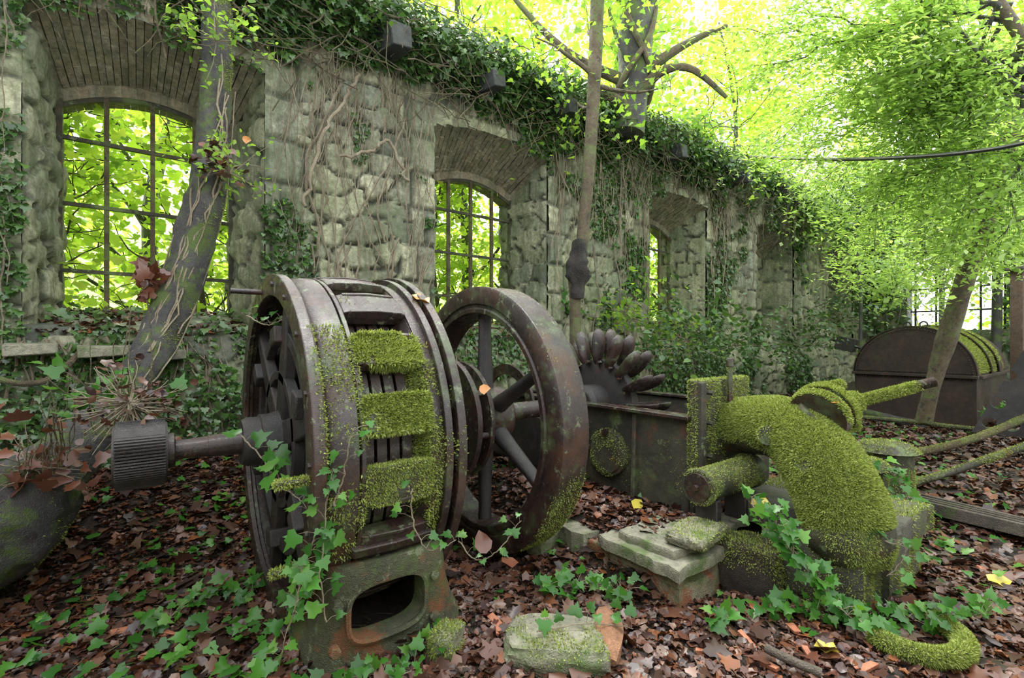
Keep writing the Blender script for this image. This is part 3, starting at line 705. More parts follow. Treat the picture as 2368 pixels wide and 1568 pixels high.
for k in range(8):
    a = R(-78+22*k); mb = MB(); mb.tube([(-.006, -.40*math.sin(a), .40*math.cos(a)), (.0, -.40*math.sin(a), .40*math.cos(a))], .009, 8); mb.build('bolt_hole_shade', M_rubber, hf)  # black discs on the solid ring stand in for shade inside bolt holes
mb = MB(); mb.box((0, 0, 0), (.10, .9, .5), jit=.01); o = mb.build('bearing_block', M_irondark, None, bevel=.03); o.location = (2.95, 3.75, .62); tag(o, 'dark iron bearing block behind the flywheel spokes', 'bearing')

# inlet plate, elbow pipe, gate spindle
pl = empty('inlet_flange_plate', (3.13, 1.93, .6), 'upright mossy iron plate that the elbow pipe is bolted to', 'flange plate')
mb = MB(); mb.box((.37, 0, .33), (.76, .07, .68)); plm = mb.build('plate', M_irongreen, pl, bevel=.012)
mb = MB(); mb.box((.03, -.045, .33), (.06, .06, .66)); mb.build('rib', M_irongreen, pl, bevel=.01)
moss(plm, 26000, .014, .42, .25, 6, 7, off=(3.13, 1.93, .6))
for z in (.12, .36, .58):
    mb = MB(); mb.tube([(.1, -.10, z), (.1, 0, z)], .018, 6); mb.build('bolt', M_irongreen, pl)
bt = empty('lubricator_post', Wv(1688, 942, 1.86), 'short upright iron post with a collar standing on the mossy plate', 'post')
mb = MB(); mb.tube([(0, 0, -.02), (0, 0, .005)], .034, 16); mb.build('base', M_iron, bt); mb = MB(); mb.tube([(0, 0, 0), (0, 0, .32)], .019, 12); s = mb.build('stem', M_iron, bt); moss(s, 1500, .010, .45, 0)
mb = MB(); mb.tube([(0, 0, .31), (0, 0, .375)], .027, 16); mb.build('cap', M_iron, bt, bevel=.004)

pipe_pts = [W(1690, 985, 3.72), W(1745, 985, 3.52), W(1800, 990, 3.33), W(1860, 1022, 3.12), W(1905, 1082, 2.98), W(1938, 1150, 2.90), W(1958, 1215, 2.86)]
pipe = empty('elbow_pipe', pipe_pts[-1]*np.array([1, 1, 0])+np.array([0, 0, .05]), 'massive moss covered elbow pipe curving down to the right of the casing', 'pipe')
PO = np.array(pipe.location)
pp = spline(pipe_pts, 40)-PO; rad = np.interp(np.linspace(0, 1, 40), [0, .08, .12, .5, .75, .9, 1], [.245, .20, .205, .22, .235, .238, .235])
mb = MB(); mb.tube(pp, rad, 64, bump=.03, seed=2); pb = mb.build('elbow', M_irongreen, pipe, smooth=60)
moss(pb, 190000, .017, .27, .24, 5, 12, off=PO, lim=lambda p, nn: (nn[:, 2] > -.35-.3*rng.random(len(p))))
mb = MB(); q_ = pp[-1]; mb.tube([q_+[0, 0, .05], q_+[0, 0, -.02], q_+[.01, 0, -.10], q_+[.02, 0, -.17]], [.235, .25, .24, .20], 40, bump=.12); s = mb.build('socket', M_irongreen, pipe, smooth=50); moss(s, 26000, .012, .52, .1, 6, 3, off=PO)
def along(name, p0, p1, prof, m, parent, n=40, off=PO, bump=0):
    """solid of revolution between two points; prof = (fraction along, radius)"""
    p0 = np.asarray(p0)-off; p1 = np.asarray(p1)-off; mb = MB(); mb.tube([p0+(p1-p0)*f for f, r in prof], [r for f, r in prof], n, bump=bump)
    return mb.build(name, m, parent, smooth=40)
b0, b1_ = W(1852, 1008, 3.16), W(1900, 962, 3.08)
along('branch_neck', b0, b1_, [(0, .15), (.6, .145), (1, .15)], M_irongreen, pipe)
fl = along('branch_flange', W(1888, 968, 3.05), W(1916, 944, 3.13), [(0, .01), (0.01, .172), (.35, .18), (.36, .155), (.6, .155), (.61, .182), (1, .178), (1.01, .01)], M_iron, pipe, bump=.05); moss(fl, 40000, .017, .46, .3, 5, 6, off=PO, lim=lambda p, nn: (nn[:, 2] > -.1) | (nn@np.array([CA, -SA, .3]) > .3))
s = along('boss', W(1782, 1003, 3.3), W(1775, 1008, 3.12), [(0, .07), (1, .062)], M_irongreen, pipe, 20); moss(s, 2500, .014, .4, 0)
s = along('stud', W(1900, 898, 3.1), W(1950, 888, 3.05), [(0, .028), (1, .022)], M_irongreen, pipe, 12); moss(s, 4000, .017, .2, 0)
s = along('stud', W(1935, 992, 3.05), W(1985, 982, 3.0), [(0, .03), (1, .022)], M_irongreen, pipe, 12); moss(s, 4000, .017, .2, 0)
s = along('gland', W(1912, 945, 3.12), W(1985, 928, 3.12), [(0, .05), (.3, .085), (.5, .05), (.8, .065), (1, .055)], M_irongreen, pipe, 24, bump=.1); moss(s, 9000, .018, .3, .2)
sp = empty('threaded_spindle', W(1975, 930, 3.12), 'long mossy threaded rod sloping up from the pipe valve', 'threaded rod'); SO = np.array(sp.location)
e = W(2162, 882, 3.0); d_ = e-SO; mb = MB(); nt_ = 130
mb.tube([SO*0+d_*i/nt_ for i in range(nt_+1)], [.029+(.004 if i % 2 else 0) for i in range(nt_+1)], 16); s = mb.build('thread', M_iron, sp, smooth=None)
moss(s, 16000, .014, .45, .25, 5, 4, off=SO, lim=lambda p, nn: p@d_/(d_@d_)+.15*rng.random(len(p)) < .82)

# small cylinder under the pipe
cy = empty('servo_cylinder', (2.85, 1.72, .60), 'small horizontal iron cylinder with a round end cap, lying below the elbow pipe', 'cylinder')
mb = MB(); mb.lathe([(-.01, 0), (-.01, .112), (.0, .118), (.025, .118), (.03, .108), (.62, .108), (.66, .125), (.70, .125), (.70, 0)], 48, closed=False); s = mb.build('body', M_irongreen, cy, bevel=.002)
moss(s, 22000, .010, .50, .12, 7, 15, off=(2.85, 1.72, .6))
mb = MB(); mb.lathe([(-.018, .0), (-.018, .09), (-.008, .095), (-.008, 0)], 40, closed=False); mb.build('end_cap', M_iron, cy)
mb = MB(); mb.lathe([(-.045, 0), (-.045, .02), (-.01, .024), (-.01, 0)], 6, closed=False); mb.build('nut', M_iron, cy)
for x in (.12, .5):
    mb = MB(); mb.box((x, 0, -.2), (.06, .16, .22)); mb.build('support', M_irondark, cy, bevel=.01)
for px, py, lab in ((1637, 1186, 'small round iron plug under the left end of the horizontal cylinder'), (1712, 1160, 'small round iron plug under the right end of the horizontal cylinder')):
    p = Wv(px, py, 1.72); mb = MB(); mb.tube([(0, 0, 0), (.14, .06, 0)], .032, 16); o = mb.build('iron_plug', M_iron, None, bevel=.005); o.location = p; tag(o, lab, 'iron plug')

# ------------------------------------------------------------------ masonry bases
def rock(name, loc, size, m, label, cat='stone', rot=0, sub=4, jit=.35, seed=0, group=None, flat=1.0, mossn=0, tilt=(0, 0), thr=.5):
    bm = bmesh.new(); bmesh.ops.create_cube(bm, size=1); bmesh.ops.subdivide_edges(bm, edges=bm.edges, cuts=7, use_grid_fill=True)
    v = np.array([x.co for x in bm.verts]); nrm = np.linalg.norm(v, axis=1)[:, None]; s = v*(1-.35*flat*(nrm-.5)/.37*.5)
    d = (fbm(v[:, 0]*2+seed*3, v[:, 1]*2, v[:, 2]*2, seed, 3)-.5); d2 = (fbm(v[:, 0]*8+seed, v[:, 1]*8, v[:, 2]*8, seed+1, 2)-.5)
    s = s*(1+jit*d[:, None]+.10*d2[:, None]); s = s*np.array(size)
    for x, c in zip(bm.verts, s): x.co = Vector(c)
    me = bpy.data.meshes.new(name); bm.to_mesh(me); bm.free(); me.materials.append(m)
    me.polygons.foreach_set('use_smooth', [True]*len(me.polygons)); me.set_sharp_from_angle(angle=R(38))
    o = bpy.data.objects.new(name, me); C.objects.link(o); o.location = tuple(map(float, loc)); o.rotation_euler = (tilt[0], tilt[1], rot)
    tag(o, label, cat, group)
    if mossn: moss(o, mossn, .013, thr, .2, 5, seed+3, off=loc)
    return o
base = empty('brick_plinth', (2.95, 2.2, 0.01), 'low crumbling brick plinth with a broken plaster skin in front of the casing', 'brick plinth'); BO = np.array([2.95, 2.2, 0])
def coursed(name, x0, x1, y0, y1, z0, z1, m, parent, seed, jit=.015, off=BO, cut=.05):
    mb = MB(); r_ = np.random.default_rng(seed); nx = max(2, int((x1-x0)/.07)); 
    xs = np.linspace(x0, x1, nx); ys = np.linspace(y0, y1, max(2, int((y1-y0)/.07))); ring = [(x, y0) for x in xs[:-1]]+[(x1, y) for y in ys[:-1]]+[(x, y1) for x in xs[:0:-1]]+[(x0, y) for y in ys[:0:-1]]
    zz = (z0, z0+(z1-z0)*.3, z1-.012, z1); vs = []; n = len(ring); cx, cy = (x0+x1)/2, (y0+y1)/2
    rj = r_.uniform(-jit, jit, (n, 2))+.05*(np.array([[float(fbm(x*5, y*5, z0*9, seed)), float(fbm(x*5, y*5, z0*9, seed+1))] for x, y in ring])-.5)
    for zi, z in enumerate(zz):
        for i, (x, y) in enumerate(ring):
            s = .985 if zi == 3 else 1
            vs.append((cx+(x-cx)*s+rj[i, 0]*(1 if zi else .8), cy+(y-cy)*s+rj[i, 1], z+.012*(float(fbm(x*6, y*6, z, seed))-.5)))
    vs = [np.array(v)-off for v in vs]; f = [(a*n+k, a*n+(k+1) % n, (a+1)*n+(k+1) % n, (a+1)*n+k) for a in range(3) for k in range(n)]+[tuple(range(3*n, 4*n)), tuple(range(n-1, -1, -1))]
    mb.add(vs, f); return mb.build(name, m, parent, smooth=30)
coursed('brick_course', 2.46, 3.40, 1.60, 2.3, -.1, .10, M_brickblock, base, 1)
coursed('brick_course', 2.45, 3.42, 1.61, 2.3, .10, .165, M_brickblock, base, 2, .01)
coursed('stone_course', 2.40, 3.05, 1.57, 2.2, .165, .235, M_block, base, 3, .02)
coursed('stone_course', 2.48, 3.38, 1.66, 2.1, .235, .285, M_block, base, 4, .02)
coursed('stone_course', 2.38, 2.56, 2.3, 2.8, .0, .20, M_block, base, 5, .02)
sl = rock('stone_slab', W(1612, 1232, 3.02), (.44, .26, .085), M_block, 'thick pale slab lying flat on top of the brick plinth', rot=.15, seed=4, jit=.12, mossn=3500, thr=.62)
rock('stone_slab', P3(2.68, 1.76, .30)*[1, 1, 0]+[0, 0, .262], (.36, .24, .05), M_block, 'thin broken slab on the near corner of the brick plinth', rot=-.4, seed=6, jit=.2)
rock('stone_block', (2.28, 2.62, .14), (.26, .20, .22), M_block, 'squared stone block right beside the foot of the flywheel', rot=.2, seed=9, jit=.12)

pbk = empty('pipe_pedestal', (3.75, 1.1, 0), 'mossy stone pedestal with a dark hollow under the end of the elbow pipe', 'stone pedestal'); BO2 = np.array([3.75, 1.1, 0])
a_ = coursed('stone_course', 3.35, 4.18, .82, 1.75, .29, .455, M_darkblock, pbk, 11, .015, BO2); moss(a_, 22000, .016, .50, .25, 3, 5, off=BO2, lim=lambda p, nn: (p[:, 0] > .0))
a_ = coursed('stone_course', 3.50, 4.15, .86, 1.75, -.1, .29, M_darkblock, pbk, 12, .02, BO2); moss(a_, 30000, .014, .50, .1, 4, 6, off=BO2, lim=lambda p, nn: (nn[:, 1] < -.3))
a_ = coursed('socket_stone', 3.12, 3.5, .92, 1.40, -.1, .36, M_darkblock, pbk, 14, .03, BO2); moss(a_, 14000, .014, .53, .1, 4, 7, off=BO2)
rock('stone_block', (3.08, 1.50, .10), (.34, .40, .36), M_soil, 'dark rough stone mass below the mouth of the elbow pipe', rot=.2, seed=13, jit=.3, mossn=14000, thr=.62)
rock('stone_slab', W(1290, 1480, 2.36)*[1, 1, 0]+[0, 0, .055], (.50, .34, .13), M_block, 'large flat stone slab at the lower middle edge, mossy on its left', rot=-.75, seed=17, jit=.18, mossn=14000, thr=.70)
rock('stone', W(1032, 1478, 2.35)*[1, 1, 0]+[0, 0, .06], (.16, .14, .16), M_block, 'small mossy stone standing next to the generator foot', rot=.5, seed=19, mossn=5000)
rock('stone', W(365, 1145, 3.9)*[1, 1, 0]+[0, 0, .24], (.20, .14, .07), M_block, 'pale pointed stone on the leaves below the ribbed commutator', rot=.3, seed=23)

# red wood shard and sticks on the ground
mb = MB(); c0 = W(1398, 1385, 2.62); c1 = W(1412, 1525, 2.22); c0[2] = .07; c1[2] = .06
mb.tube([c0*(1-f)+c1*f+[0, 0, .02*math.sin(PI*f)] for f in np.linspace(0, 1, 14)], [.02+.065*math.sin(PI*min(1, f*.85+.1)) for f in np.linspace(0, 1, 14)], 7, bump=.3)
o = mb.build('wood_shard', M_redwood, None, smooth=25); tag(o, 'split reddish wood shard lying right of the large flat slab', 'wood shard')
o.scale = (1, 1, .7); o.location = (0, 0, .01)

# ------------------------------------------------------------------ right side: tank, lever, column, pipes
tk = empty('riveted_tank', (11.0, 2.43, .05), 'large riveted half round iron tank at the right, moss on its curved back', 'tank'); TO = np.array([11.0, 2.43, .05])
RT = .86
def arcprof(r, n, x0, x1):
    mb = MB(); vs = []
    for i in range(n+1):
        a = PI*i/n
        for x, rr_ in ((x0, r-.015), (x1, r-.015), (x1, r), (x0, r)): vs.append((x, -rr_*math.cos(a), .90+rr_*math.sin(a)))
    mb.add(vs, [(i*4+k, i*4+(k+1) % 4, (i+1)*4+(k+1) % 4, (i+1)*4+k) for i in range(n) for k in range(4)]+[(3, 2, 1, 0), tuple(n*4+k for k in range(4))]); return mb
mb = MB(); n = 48; vs = [(0, -RT*math.cos(PI*i/n), .90+RT*math.sin(PI*i/n)) for i in range(n+1)]+[(-.03, -RT*math.cos(PI*i/n), .90+RT*math.sin(PI*i/n)) for i in range(n+1)]
mb.add(vs, [tuple(range(n+1)), tuple(range(2*n+1, n, -1))]+[(i, i+1, n+2+i, n+1+i) for i in range(n)]+[(n, 0, n+1, 2*n+1)]); mb.build('end_plate', M_tank, tk)
sh = arcprof(RT, 48, 0, 3.2).build('shell', M_tank, tk); moss(sh, 90000, .03, .38, 0, 2, 4, off=TO, lim=lambda p, nn: (p[:, 1] < .1) & (p[:, 0] < 2.6) & (nn[:, 2] > .05))
arcprof(RT+.025, 48, -.05, .05).build('edge_flange', M_tank, tk)
for x in (1.1, 1.9): s = arcprof(RT+.05, 48, x, x+.35).build('band', M_tank, tk); moss(s, 9000, .03, .40, 0, 2, 4, off=TO, lim=lambda p, nn: (p[:, 1] < .1) & (nn[:, 2] > .05))
mb = MB(); mb.box((0, 0, .44), (.05, RT*2, .88)); mb.box((1.6, -RT+.02, .44), (3.2, .03, .88)); mb.build('lower_wall', M_tank, tk, smooth=None)
mb = MB(); mb.box((-.05, 0, .90), (.11, RT*2+.06, .05)); mb.box((1.6, -RT-.03, .90), (3.2, .09, .05)); mb.build('seam_flange', M_tank, tk, bevel=.006)
mb = MB()
for i in range(58):
    a = PI*(i+.5)/58; mb.lathe([(-.075, 0), (-.068, .010), (-.05, .013), (-.05, 0)], 6, closed=False, o=(0, -(RT-.035)*math.cos(a), .90+(RT-.035)*math.sin(a)))
for i in range(44):
    y = -RT+.04+i*(RT*2-.08)/43
    for z in (.955, .845): mb.lathe([(-.07, 0), (-.062, .010), (-.03, .013), (-.03, 0)], 6, closed=False, o=(0, y, z))
mb.build('rivets', M_tank, tk)
for y in (.12, -.12):
    mb = MB(); mb.tube([(.25+0*k, y+.055*math.cos(2*PI*k/18), .90+RT+.05+.055*math.sin(2*PI*k/18)) for k in range(19)], .014, 8, cap=False); mb.build('lifting_eye', M_irondark, tk)
# counterweight lever at the tank
lv = empty('counterweight_lever', Wv(1965, 795, 4.2), 'iron lever arm with a square counterweight, left of the tank', 'lever'); LO = np.array(lv.location)
pa, pb_ = W(1892, 776, 11.4)-LO*1, W(2015, 812, 10.6)-LO*1
dd = pb_-pa; mb = MB(); mb.tube([pa, pb_], .03, 8); mb.build('arm', M_irondark, lv); xd = math.atan2(dd[1], dd[0]); 
mb = MB(); mb.box(pa+dd*.55, (.38, .26, .30), rotz(xd)@roty(.25)); mb.build('counterweight', M_irondark, lv, bevel=.01)
# gusset plate with round holes
gp = empty('perforated_gusset', (8.2, 1.05, .0), 'black triangular iron plate pierced by round holes, beside the tank', 'iron plate')
q0, q1, q2 = Wu(2245, 1000, 9.0), Wu(2362, 1010, 9.0), Wu(2365, 812, 9.0); GOo = np.array(gp.location)
mb = MB(); ring_ = [q0, Wu(2255, 985, 9.0), q2, Wu(2400, 800, 9.), Wu(2400, 1015, 9.)]; th = np.array([.04, 0, 0])
mb.add([p-GOo for p in ring_]+[p-GOo+th for p in ring_], [(0, 1, 2, 3, 4), (9, 8, 7, 6, 5)]+[(i, (i+1) % 5, (i+1) % 5+5, i+5) for i in range(5)]); gpl = mb.build('plate', M_irondark, gp, smooth=None)
cts = []
for (x_, y_) in ((2308, 932), (2333, 868), (2288, 978), (2340, 985)):
    c = Wu(x_, y_, 9.0)-GOo; mb = MB(); mb.tube([c-[.2, 0, 0], c+[.2, 0, 0]], .075, 24); k_ = mb.build('k', None, gp); cts.append(k_)
    bo = gpl.modifiers.new('b', 'BOOLEAN'); bo.operation = 'DIFFERENCE'; bo.object = k_; bo.solver = 'EXACT'
bpy.context.view_layer.update(); apply_mods(gpl)
for k_ in cts: bpy.data.objects.remove(k_)
# rusty stanchion at the right edge
cl = empty('steel_stanchion', W(2362, 975, 8.3), 'rusty iron stanchion with a flat cap at the right edge', 'stanchion')
for c, s in (((0, 0, 1.3), (.20, .20, 2.7)),):
    mb = MB(); mb.box(c, s, rotz(-.6)); mb.build('shaft', surf('rusty_brown_iron', [(.05, .03, .02), (.09, .05, .035), (.12, .07, .05)], (), (.5, .8), .6, 30), cl, bevel=.01)
mb = MB(); mb.box((0, 0, 2.67), (.30, .30, .05), rotz(-.6)); mb.build('cap_plate', M_irondark, cl, bevel=.005)
for nm, pts, r_, m, lab, cat in (
    ('iron_pipe', [W(1962, 962, 8.2), W(2100, 975, 7.6), W(2230, 990, 7.0), W(2420, 1003, 6.2)], .032, M_irongreen, 'long thin pipe lying in front of the tank', 'pipe'),
    ('iron_pipe', [W(2112, 1118, 4.75), W(2200, 1092, 4.75), W(2290, 1060, 4.75), W(2420, 1015, 4.8)], .034, M_irongreen, 'grey pipe sloping up to the right edge, nearest of the loose pipes', 'pipe'),
    ('mossy_branch', [W(2100, 1050, 5.9), W(2180, 1035, 5.9), W(2260, 1012, 5.9), W(2330, 985, 6), W(2420, 945, 6)], .045, M_barkbrown, 'mossy branch lying between the two loose pipes', 'branch'),
    ('fallen_log', [W(1985, 950, 8.8), W(2060, 968, 8.5), W(2140, 985, 8.3)], .07, M_bark, 'short dark log at the foot of the tank', 'log'),
    ('fallen_stick', [W(1770, 1512, 2.3), W(1830, 1548, 2.22), W(1900, 1600, 2.15)], .022, M_wood, 'dark rotten stick at the bottom edge, right of centre', 'stick')):
    q = spline(pts, 16)
    if nm == 'fallen_stick': q[:, 2] = np.linspace(.05, .03, 16)+.02
    mb = MB(); mb.tube(q, r_, 12, bump=0 if nm == 'iron_pipe' else .25); o = mb.build(nm, m, None); tag(o, lab, cat)
    if 'branch' in nm or nm == 'iron_pipe': moss(o, 7000, .014, .52, .3, 3, 4)
for (a0, a1, w_, h_, lab) in ((W(2120, 1160, 4.3), W(2420, 1232, 3.55), .24, .10, 'long weathered timber beam lying right of the stone pedestal'),):
    a0[2] = max(a0[2], .1); v_ = a1-a0; L_ = np.linalg.norm(v_); mb = MB(); nn_ = 16
    for k in range(6):
        o_ = (k-2.5)*w_/6; mb.box(((k % 2)*.05, o_, (k*37 % 5)*.004), (L_*(1-.02*(k % 3)), w_/6-.006, h_), jit=.006)
    o = mb.build('timber_beam', M_wood, None, bevel=.005); o.location = (a0+a1)/2; o.rotation_euler = (0, -math.asin(v_[2]/L_), math.atan2(v_[1], v_[0])); tag(o, lab, 'timber')
# half buried mossy hoop
mb = MB(); hc = W(2108, 1490, 2.45); hc[2] = .04; pts = [hc+[.23*math.cos(a)*1.0, .20*math.sin(a), .02] for a in np.linspace(R(150), R(350), 40)]
mb.tube(pts, .045, 14); hp_ = mb.build('iron_hoop', M_irongreen, None); tag(hp_, 'half buried mossy iron hoop on the leaves at the lower right', 'hoop'); moss(hp_, 22000, .014, .40, .2, 5, 8)
# small conical machine covers behind the pipe
for (px, py, d, r_, lab) in ((2050, 1035, 4.2, .24, 'low round iron cover with moss behind the elbow pipe'), (2005, 1075, 3.9, .17, 'small round iron lid half hidden behind the elbow pipe')):
    p = W(px, py, d); mb = MB(); mb.tube([(0, 0, -.35), (0, 0, -.04), (0, 0, -.02), (0, 0, .04), (0, 0, .06)], [r_*.8, r_*.8, r_, r_*.7, .05], 40); o = mb.build('machine_cover', M_irongreen, None, smooth=40); o.location = p; tag(o, lab, 'machine cover'); moss(o, 9000, .015, .5, .2, 5, 3, off=p)
# hanging cable
q = spline([Wv(1735, 362, 5.3), W(1850, 367, 8.6), W(1950, 369, 7.0), W(2130, 362, 5.6), W(2280, 347, 4.9), W(2400, 325, 4.5), W(2600, 290, 4)], 40); mb = MB(); mb.tube(q, np.linspace(.03, .017, 40), 8); o = mb.build('cable', M_rubber, None); tag(o, 'black cable sagging across the foliage at the upper right', 'cable')

# ------------------------------------------------------------------ trees and shrubs
def perp(d, r):
    v = r.normal(0, 1, 3); v -= d*(v@d)/(d@d); return v/np.linalg.norm(v)
def tree(name, label, pts, radii, m_bark, leafm, nleaf, lsize, T=HEART, nb=10, bl=1.6, start=.35, spread=.30, seed=0, cat='tree', group=None, nsub=4, droop=0, updir=.3, ldir=None, sides=14, bump=.12, leaf_name='foliage', bsc=.42):
    r = np.random.default_rng(seed); pts = [np.asarray(p, float) for p in pts]; o0 = pts[0].copy()
    t = empty(name, o0, label, cat, group); q = spline(pts, max(14, len(pts)*7)); rad = np.interp(np.linspace(0, 1, len(q)), np.linspace(0, 1, len(radii)), radii)
    mb = MB(); mb.tube(q-o0, rad, sides, bump=bump, seed=seed); tr = mb.build('trunk', m_bark, t, smooth=60)
    bm_ = MB(); tips = []
    for i in range(nb):
        f = start+(1-start)*(i+r.random())/nb; k = min(int(f*(len(q)-1)), len(q)-2); p = q[k]; d = q[k+1]-q[k]; d /= np.linalg.norm(d)
        L_ = bl*(1.15-.5*f)*r.uniform(.7, 1.2); dr = perp(d, r)*.9+d*.35+np.array([0, 0, updir]); bp = [p.copy()]; ns = 7
        for j in range(ns):
            dr = dr/np.linalg.norm(dr)+r.normal(0, .22, 3)+np.array([0, 0, -droop*.12]); bp.append(bp[-1]+dr/np.linalg.norm(dr)*L_/ns)
        bp = np.array(bp); br = np.linspace(rad[k]*bsc, .006, len(bp)); bm_.tube(bp-o0, br, 6, bump=0)
        for j in range(2, len(bp)): tips.append(bp[j])
        for s in range(nsub):
            j = r.integers(2, len(bp)-1); sp_ = [bp[j].copy()]; sd = (bp[j+1]-bp[j]); sd = sd/np.linalg.norm(sd)*.7+perp(sd, r)+np.array([0, 0, -droop*.3])
            for _ in range(4): sd = sd/np.linalg.norm(sd)+r.normal(0, .3, 3); sp_.append(sp_[-1]+sd/np.linalg.norm(sd)*L_*.12)
            bm_.tube(np.array(sp_)-o0, np.linspace(.008, .003, 5), 4); tips += sp_[1:]+[sp_[-1]]
    if nb: bm_.build('branches', m_bark, t, smooth=60)
    if nleaf and tips:
        tips = np.array(tips); p = tips[r.integers(0, len(tips), nleaf)]+r.normal(0, spread, (nleaf, 3))*np.array([1, 1, .75])
        s = scatter(leaf_name, p-o0, (0, 0, 1), lsize*r.uniform(.55, 1.3, nleaf), T, leafm, t, dirv=ldir, tilt=.75, r=r); s['kind'] = 'stuff'
    return t

# leaning trunk in front of the first window
LT = [W(-170, 1310, 2.5), W(20, 1190, 2.75), W(120, 1085, 3.0), W(225, 985, 3.3), W(322, 860, 3.75), W(388, 740, 4.05), W(440, 590, 4.2), W(478, 440, 4.3), (W(496, 250, 4.35)), W(503, 80, 4.4), W(508, -120, 4.5)]
lt = tree('leaning_tree', 'thick dark tree trunk leaning across the first window, pale roots on its bark', LT, [.34, .30, .19, .15, .135, .15, .16, .15, .12, .12, .10], M_bark, M_canopy, 0, .08, nb=0, seed=4, sides=30, bump=.24)
LO_ = np.array(lt.location)
moss([c for c in lt.children if c.name.startswith('trunk')][0], 90000, .013, .56, .0, 3, 6, off=LO_, lim=lambda p, nn: (nn[:, 0] > -.1) | (p[:, 2] < .35))
def wander(p0, p1, n, amp, r, sag=0):
    q = np.linspace(p0, p1, n); w = np.cumsum(r.normal(0, amp, (n, 3)), 0); w -= np.linspace(0, 1, n)[:, None]*w[-1]; q = q+w; q[:, 2] -= sag*np.sin(np.linspace(0, PI, n)); return q
rr = np.random.default_rng(7); LS = spline(LT, 60)
mb = MB()
for k in range(9):
    i0 = rr.integers(16, 30); i1 = rr.integers(38, 54); pts = []
    ph = rr.uniform(-.9, .9)
    for i in range(i0, i1):
        c = LS[i]; view = np.array([0, 0, H])-c; view[2] = 0; view /= np.linalg.norm(view); side = np.array([view[1], -view[0], 0]); ph += rr.normal(0, .16)
        pts.append(c-LO_+(view*math.cos(ph)+side*math.sin(ph))*.158)
    mb.tube(pts, rr.uniform(.005, .009), 5)
mb.build('climbing_roots', M_vine, lt)
# leafy shoots and debris lodged on the leaning trunk
def clump(name, label, c, n, spread, size, m, T, cat='leafy shoots', nst=14, L_=.3, seed=0, up=.6, stem=M_vine, group=None, nrm=(0, -.4, .8)):
    r = np.random.default_rng(seed); c = np.asarray(c, float); t = empty(name, c, label, cat, group); mb = MB(); tp = []
    for k in range(nst):
        d = r.normal(0, 1, 3)*[1, 1, .6]+[0, 0, up]; d /= np.linalg.norm(d); p = [np.zeros(3)]
        for j in range(6): d = d+r.normal(0, .18, 3); d /= np.linalg.norm(d); p.append(p[-1]+d*L_/6*r.uniform(.6, 1.3))
        mb.tube(p, np.linspace(.0045, .0018, 7), 4); tp += p[2:]+[p[-1]]
    mb.build('stems', stem, t); tp = np.array(tp); p = tp[r.integers(0, len(tp), n)]+r.normal(0, spread, (n, 3))
    s = scatter('leaves', p, nrm, size*r.uniform(.6, 1.3, n), T, m, t, tilt=.6, r=r); s['kind'] = 'stuff'; return t
clump('leafy_shoots', 'tuft of narrow fresh leaves on the leaning trunk near the top of the picture', W(500, 95, 4.1), 190, .05, .06, M_canopy, OVAL, seed=1, L_=.42, nst=16)
clump('leafy_shoots', 'tuft of narrow fresh leaves growing right of the leaning trunk beside the window', W(530, 400, 4.05), 180, .05, .055, M_canopy, OVAL, seed=2, L_=.40, nst=18)
clump('leaf_debris', 'dark clump of dead leaves caught on the leaning trunk at window height', W(505, 385, 4.05), 70, .06, .07, M_litter, DEAD, 'leaf debris', 10, .12, 3, 0)
clump('leaf_debris', 'big brown leaves lodged in the crook of the leaning trunk', W(345, 655, 3.95), 26, .05, .12, M_rustleaf, IVY, 'leaf debris', 8, .12, 4, .1, nrm=(-.3, -.8, .3))
clump('leaf_debris', 'mat of dead leaves and roots hanging between the leaning trunk and the ribbed commutator', W(300, 930, 2.62), 150, .06, .045, M_litter, DEAD, 'leaf debris', 110, .28, 5, -.5)
clump('leaf_debris', 'brown curled leaves piled on the low end of the leaning trunk at the left edge', W(75, 1085, 2.72), 55, .08, .11, M_rustleaf, IVY, 'leaf debris', 40, .25, 6, .1, nrm=(-.2, -.5, .7))
clump('leafy_shoots', 'pale green lobed leaves sprouting from the trunk just above the commutator', W(205, 915, 2.75), 34, .07, .09, M_ivy, IVY, seed=8, L_=.3, nst=9)
# long bare shoots standing on the low trunk
mb = MB()
for k in range(26):
    f = rr.random(); p = W(30+330*f, 1150-260*f+rr.uniform(-20, 20), 2.6+.25*f); mb.tube(wander(p-LO_, p-LO_+[rr.uniform(-.06, .06), rr.uniform(-.05, .05), rr.uniform(.2, .6)], 9, .008, rr), .0028, 4)
mb.build('bare_shoots', M_barkbrown, lt)

# slender tree in front of the wall with a dark burr
ST = [W(1330, 800, 5.9), W(1330, 700, 5.9), W(1326, 640, 5.9), W(1342, 590, 5.9), W(1352, 500, 5.95), W(1366, 330, 6.0), W(1376, 150, 6.05), W(1383, -60, 6.1)]
ST[0][2] = .35
st = tree('slender_tree', 'slender tree trunk with a dark burr, rising in front of the wall between two windows', ST, [.075, .07, .07, .075, .075, .08, .085, .085], M_barkbrown, M_canopy, 900, .085, IVY, nb=7, bl=1.6, start=.78, seed=12, spread=.22)
SO_ = np.array(st.location); mb = MB(); c = W(1336, 612, 5.87)-SO_; mb.tube([c+[0, 0, z_] for z_ in np.linspace(-.42, .30, 14)], [.072, .078, .08, .085, .10, .12, .13, .125, .13, .12, .10, .085, .078, .07], 20, bump=.75); mb.build('burr', M_darkbark, st, smooth=60)
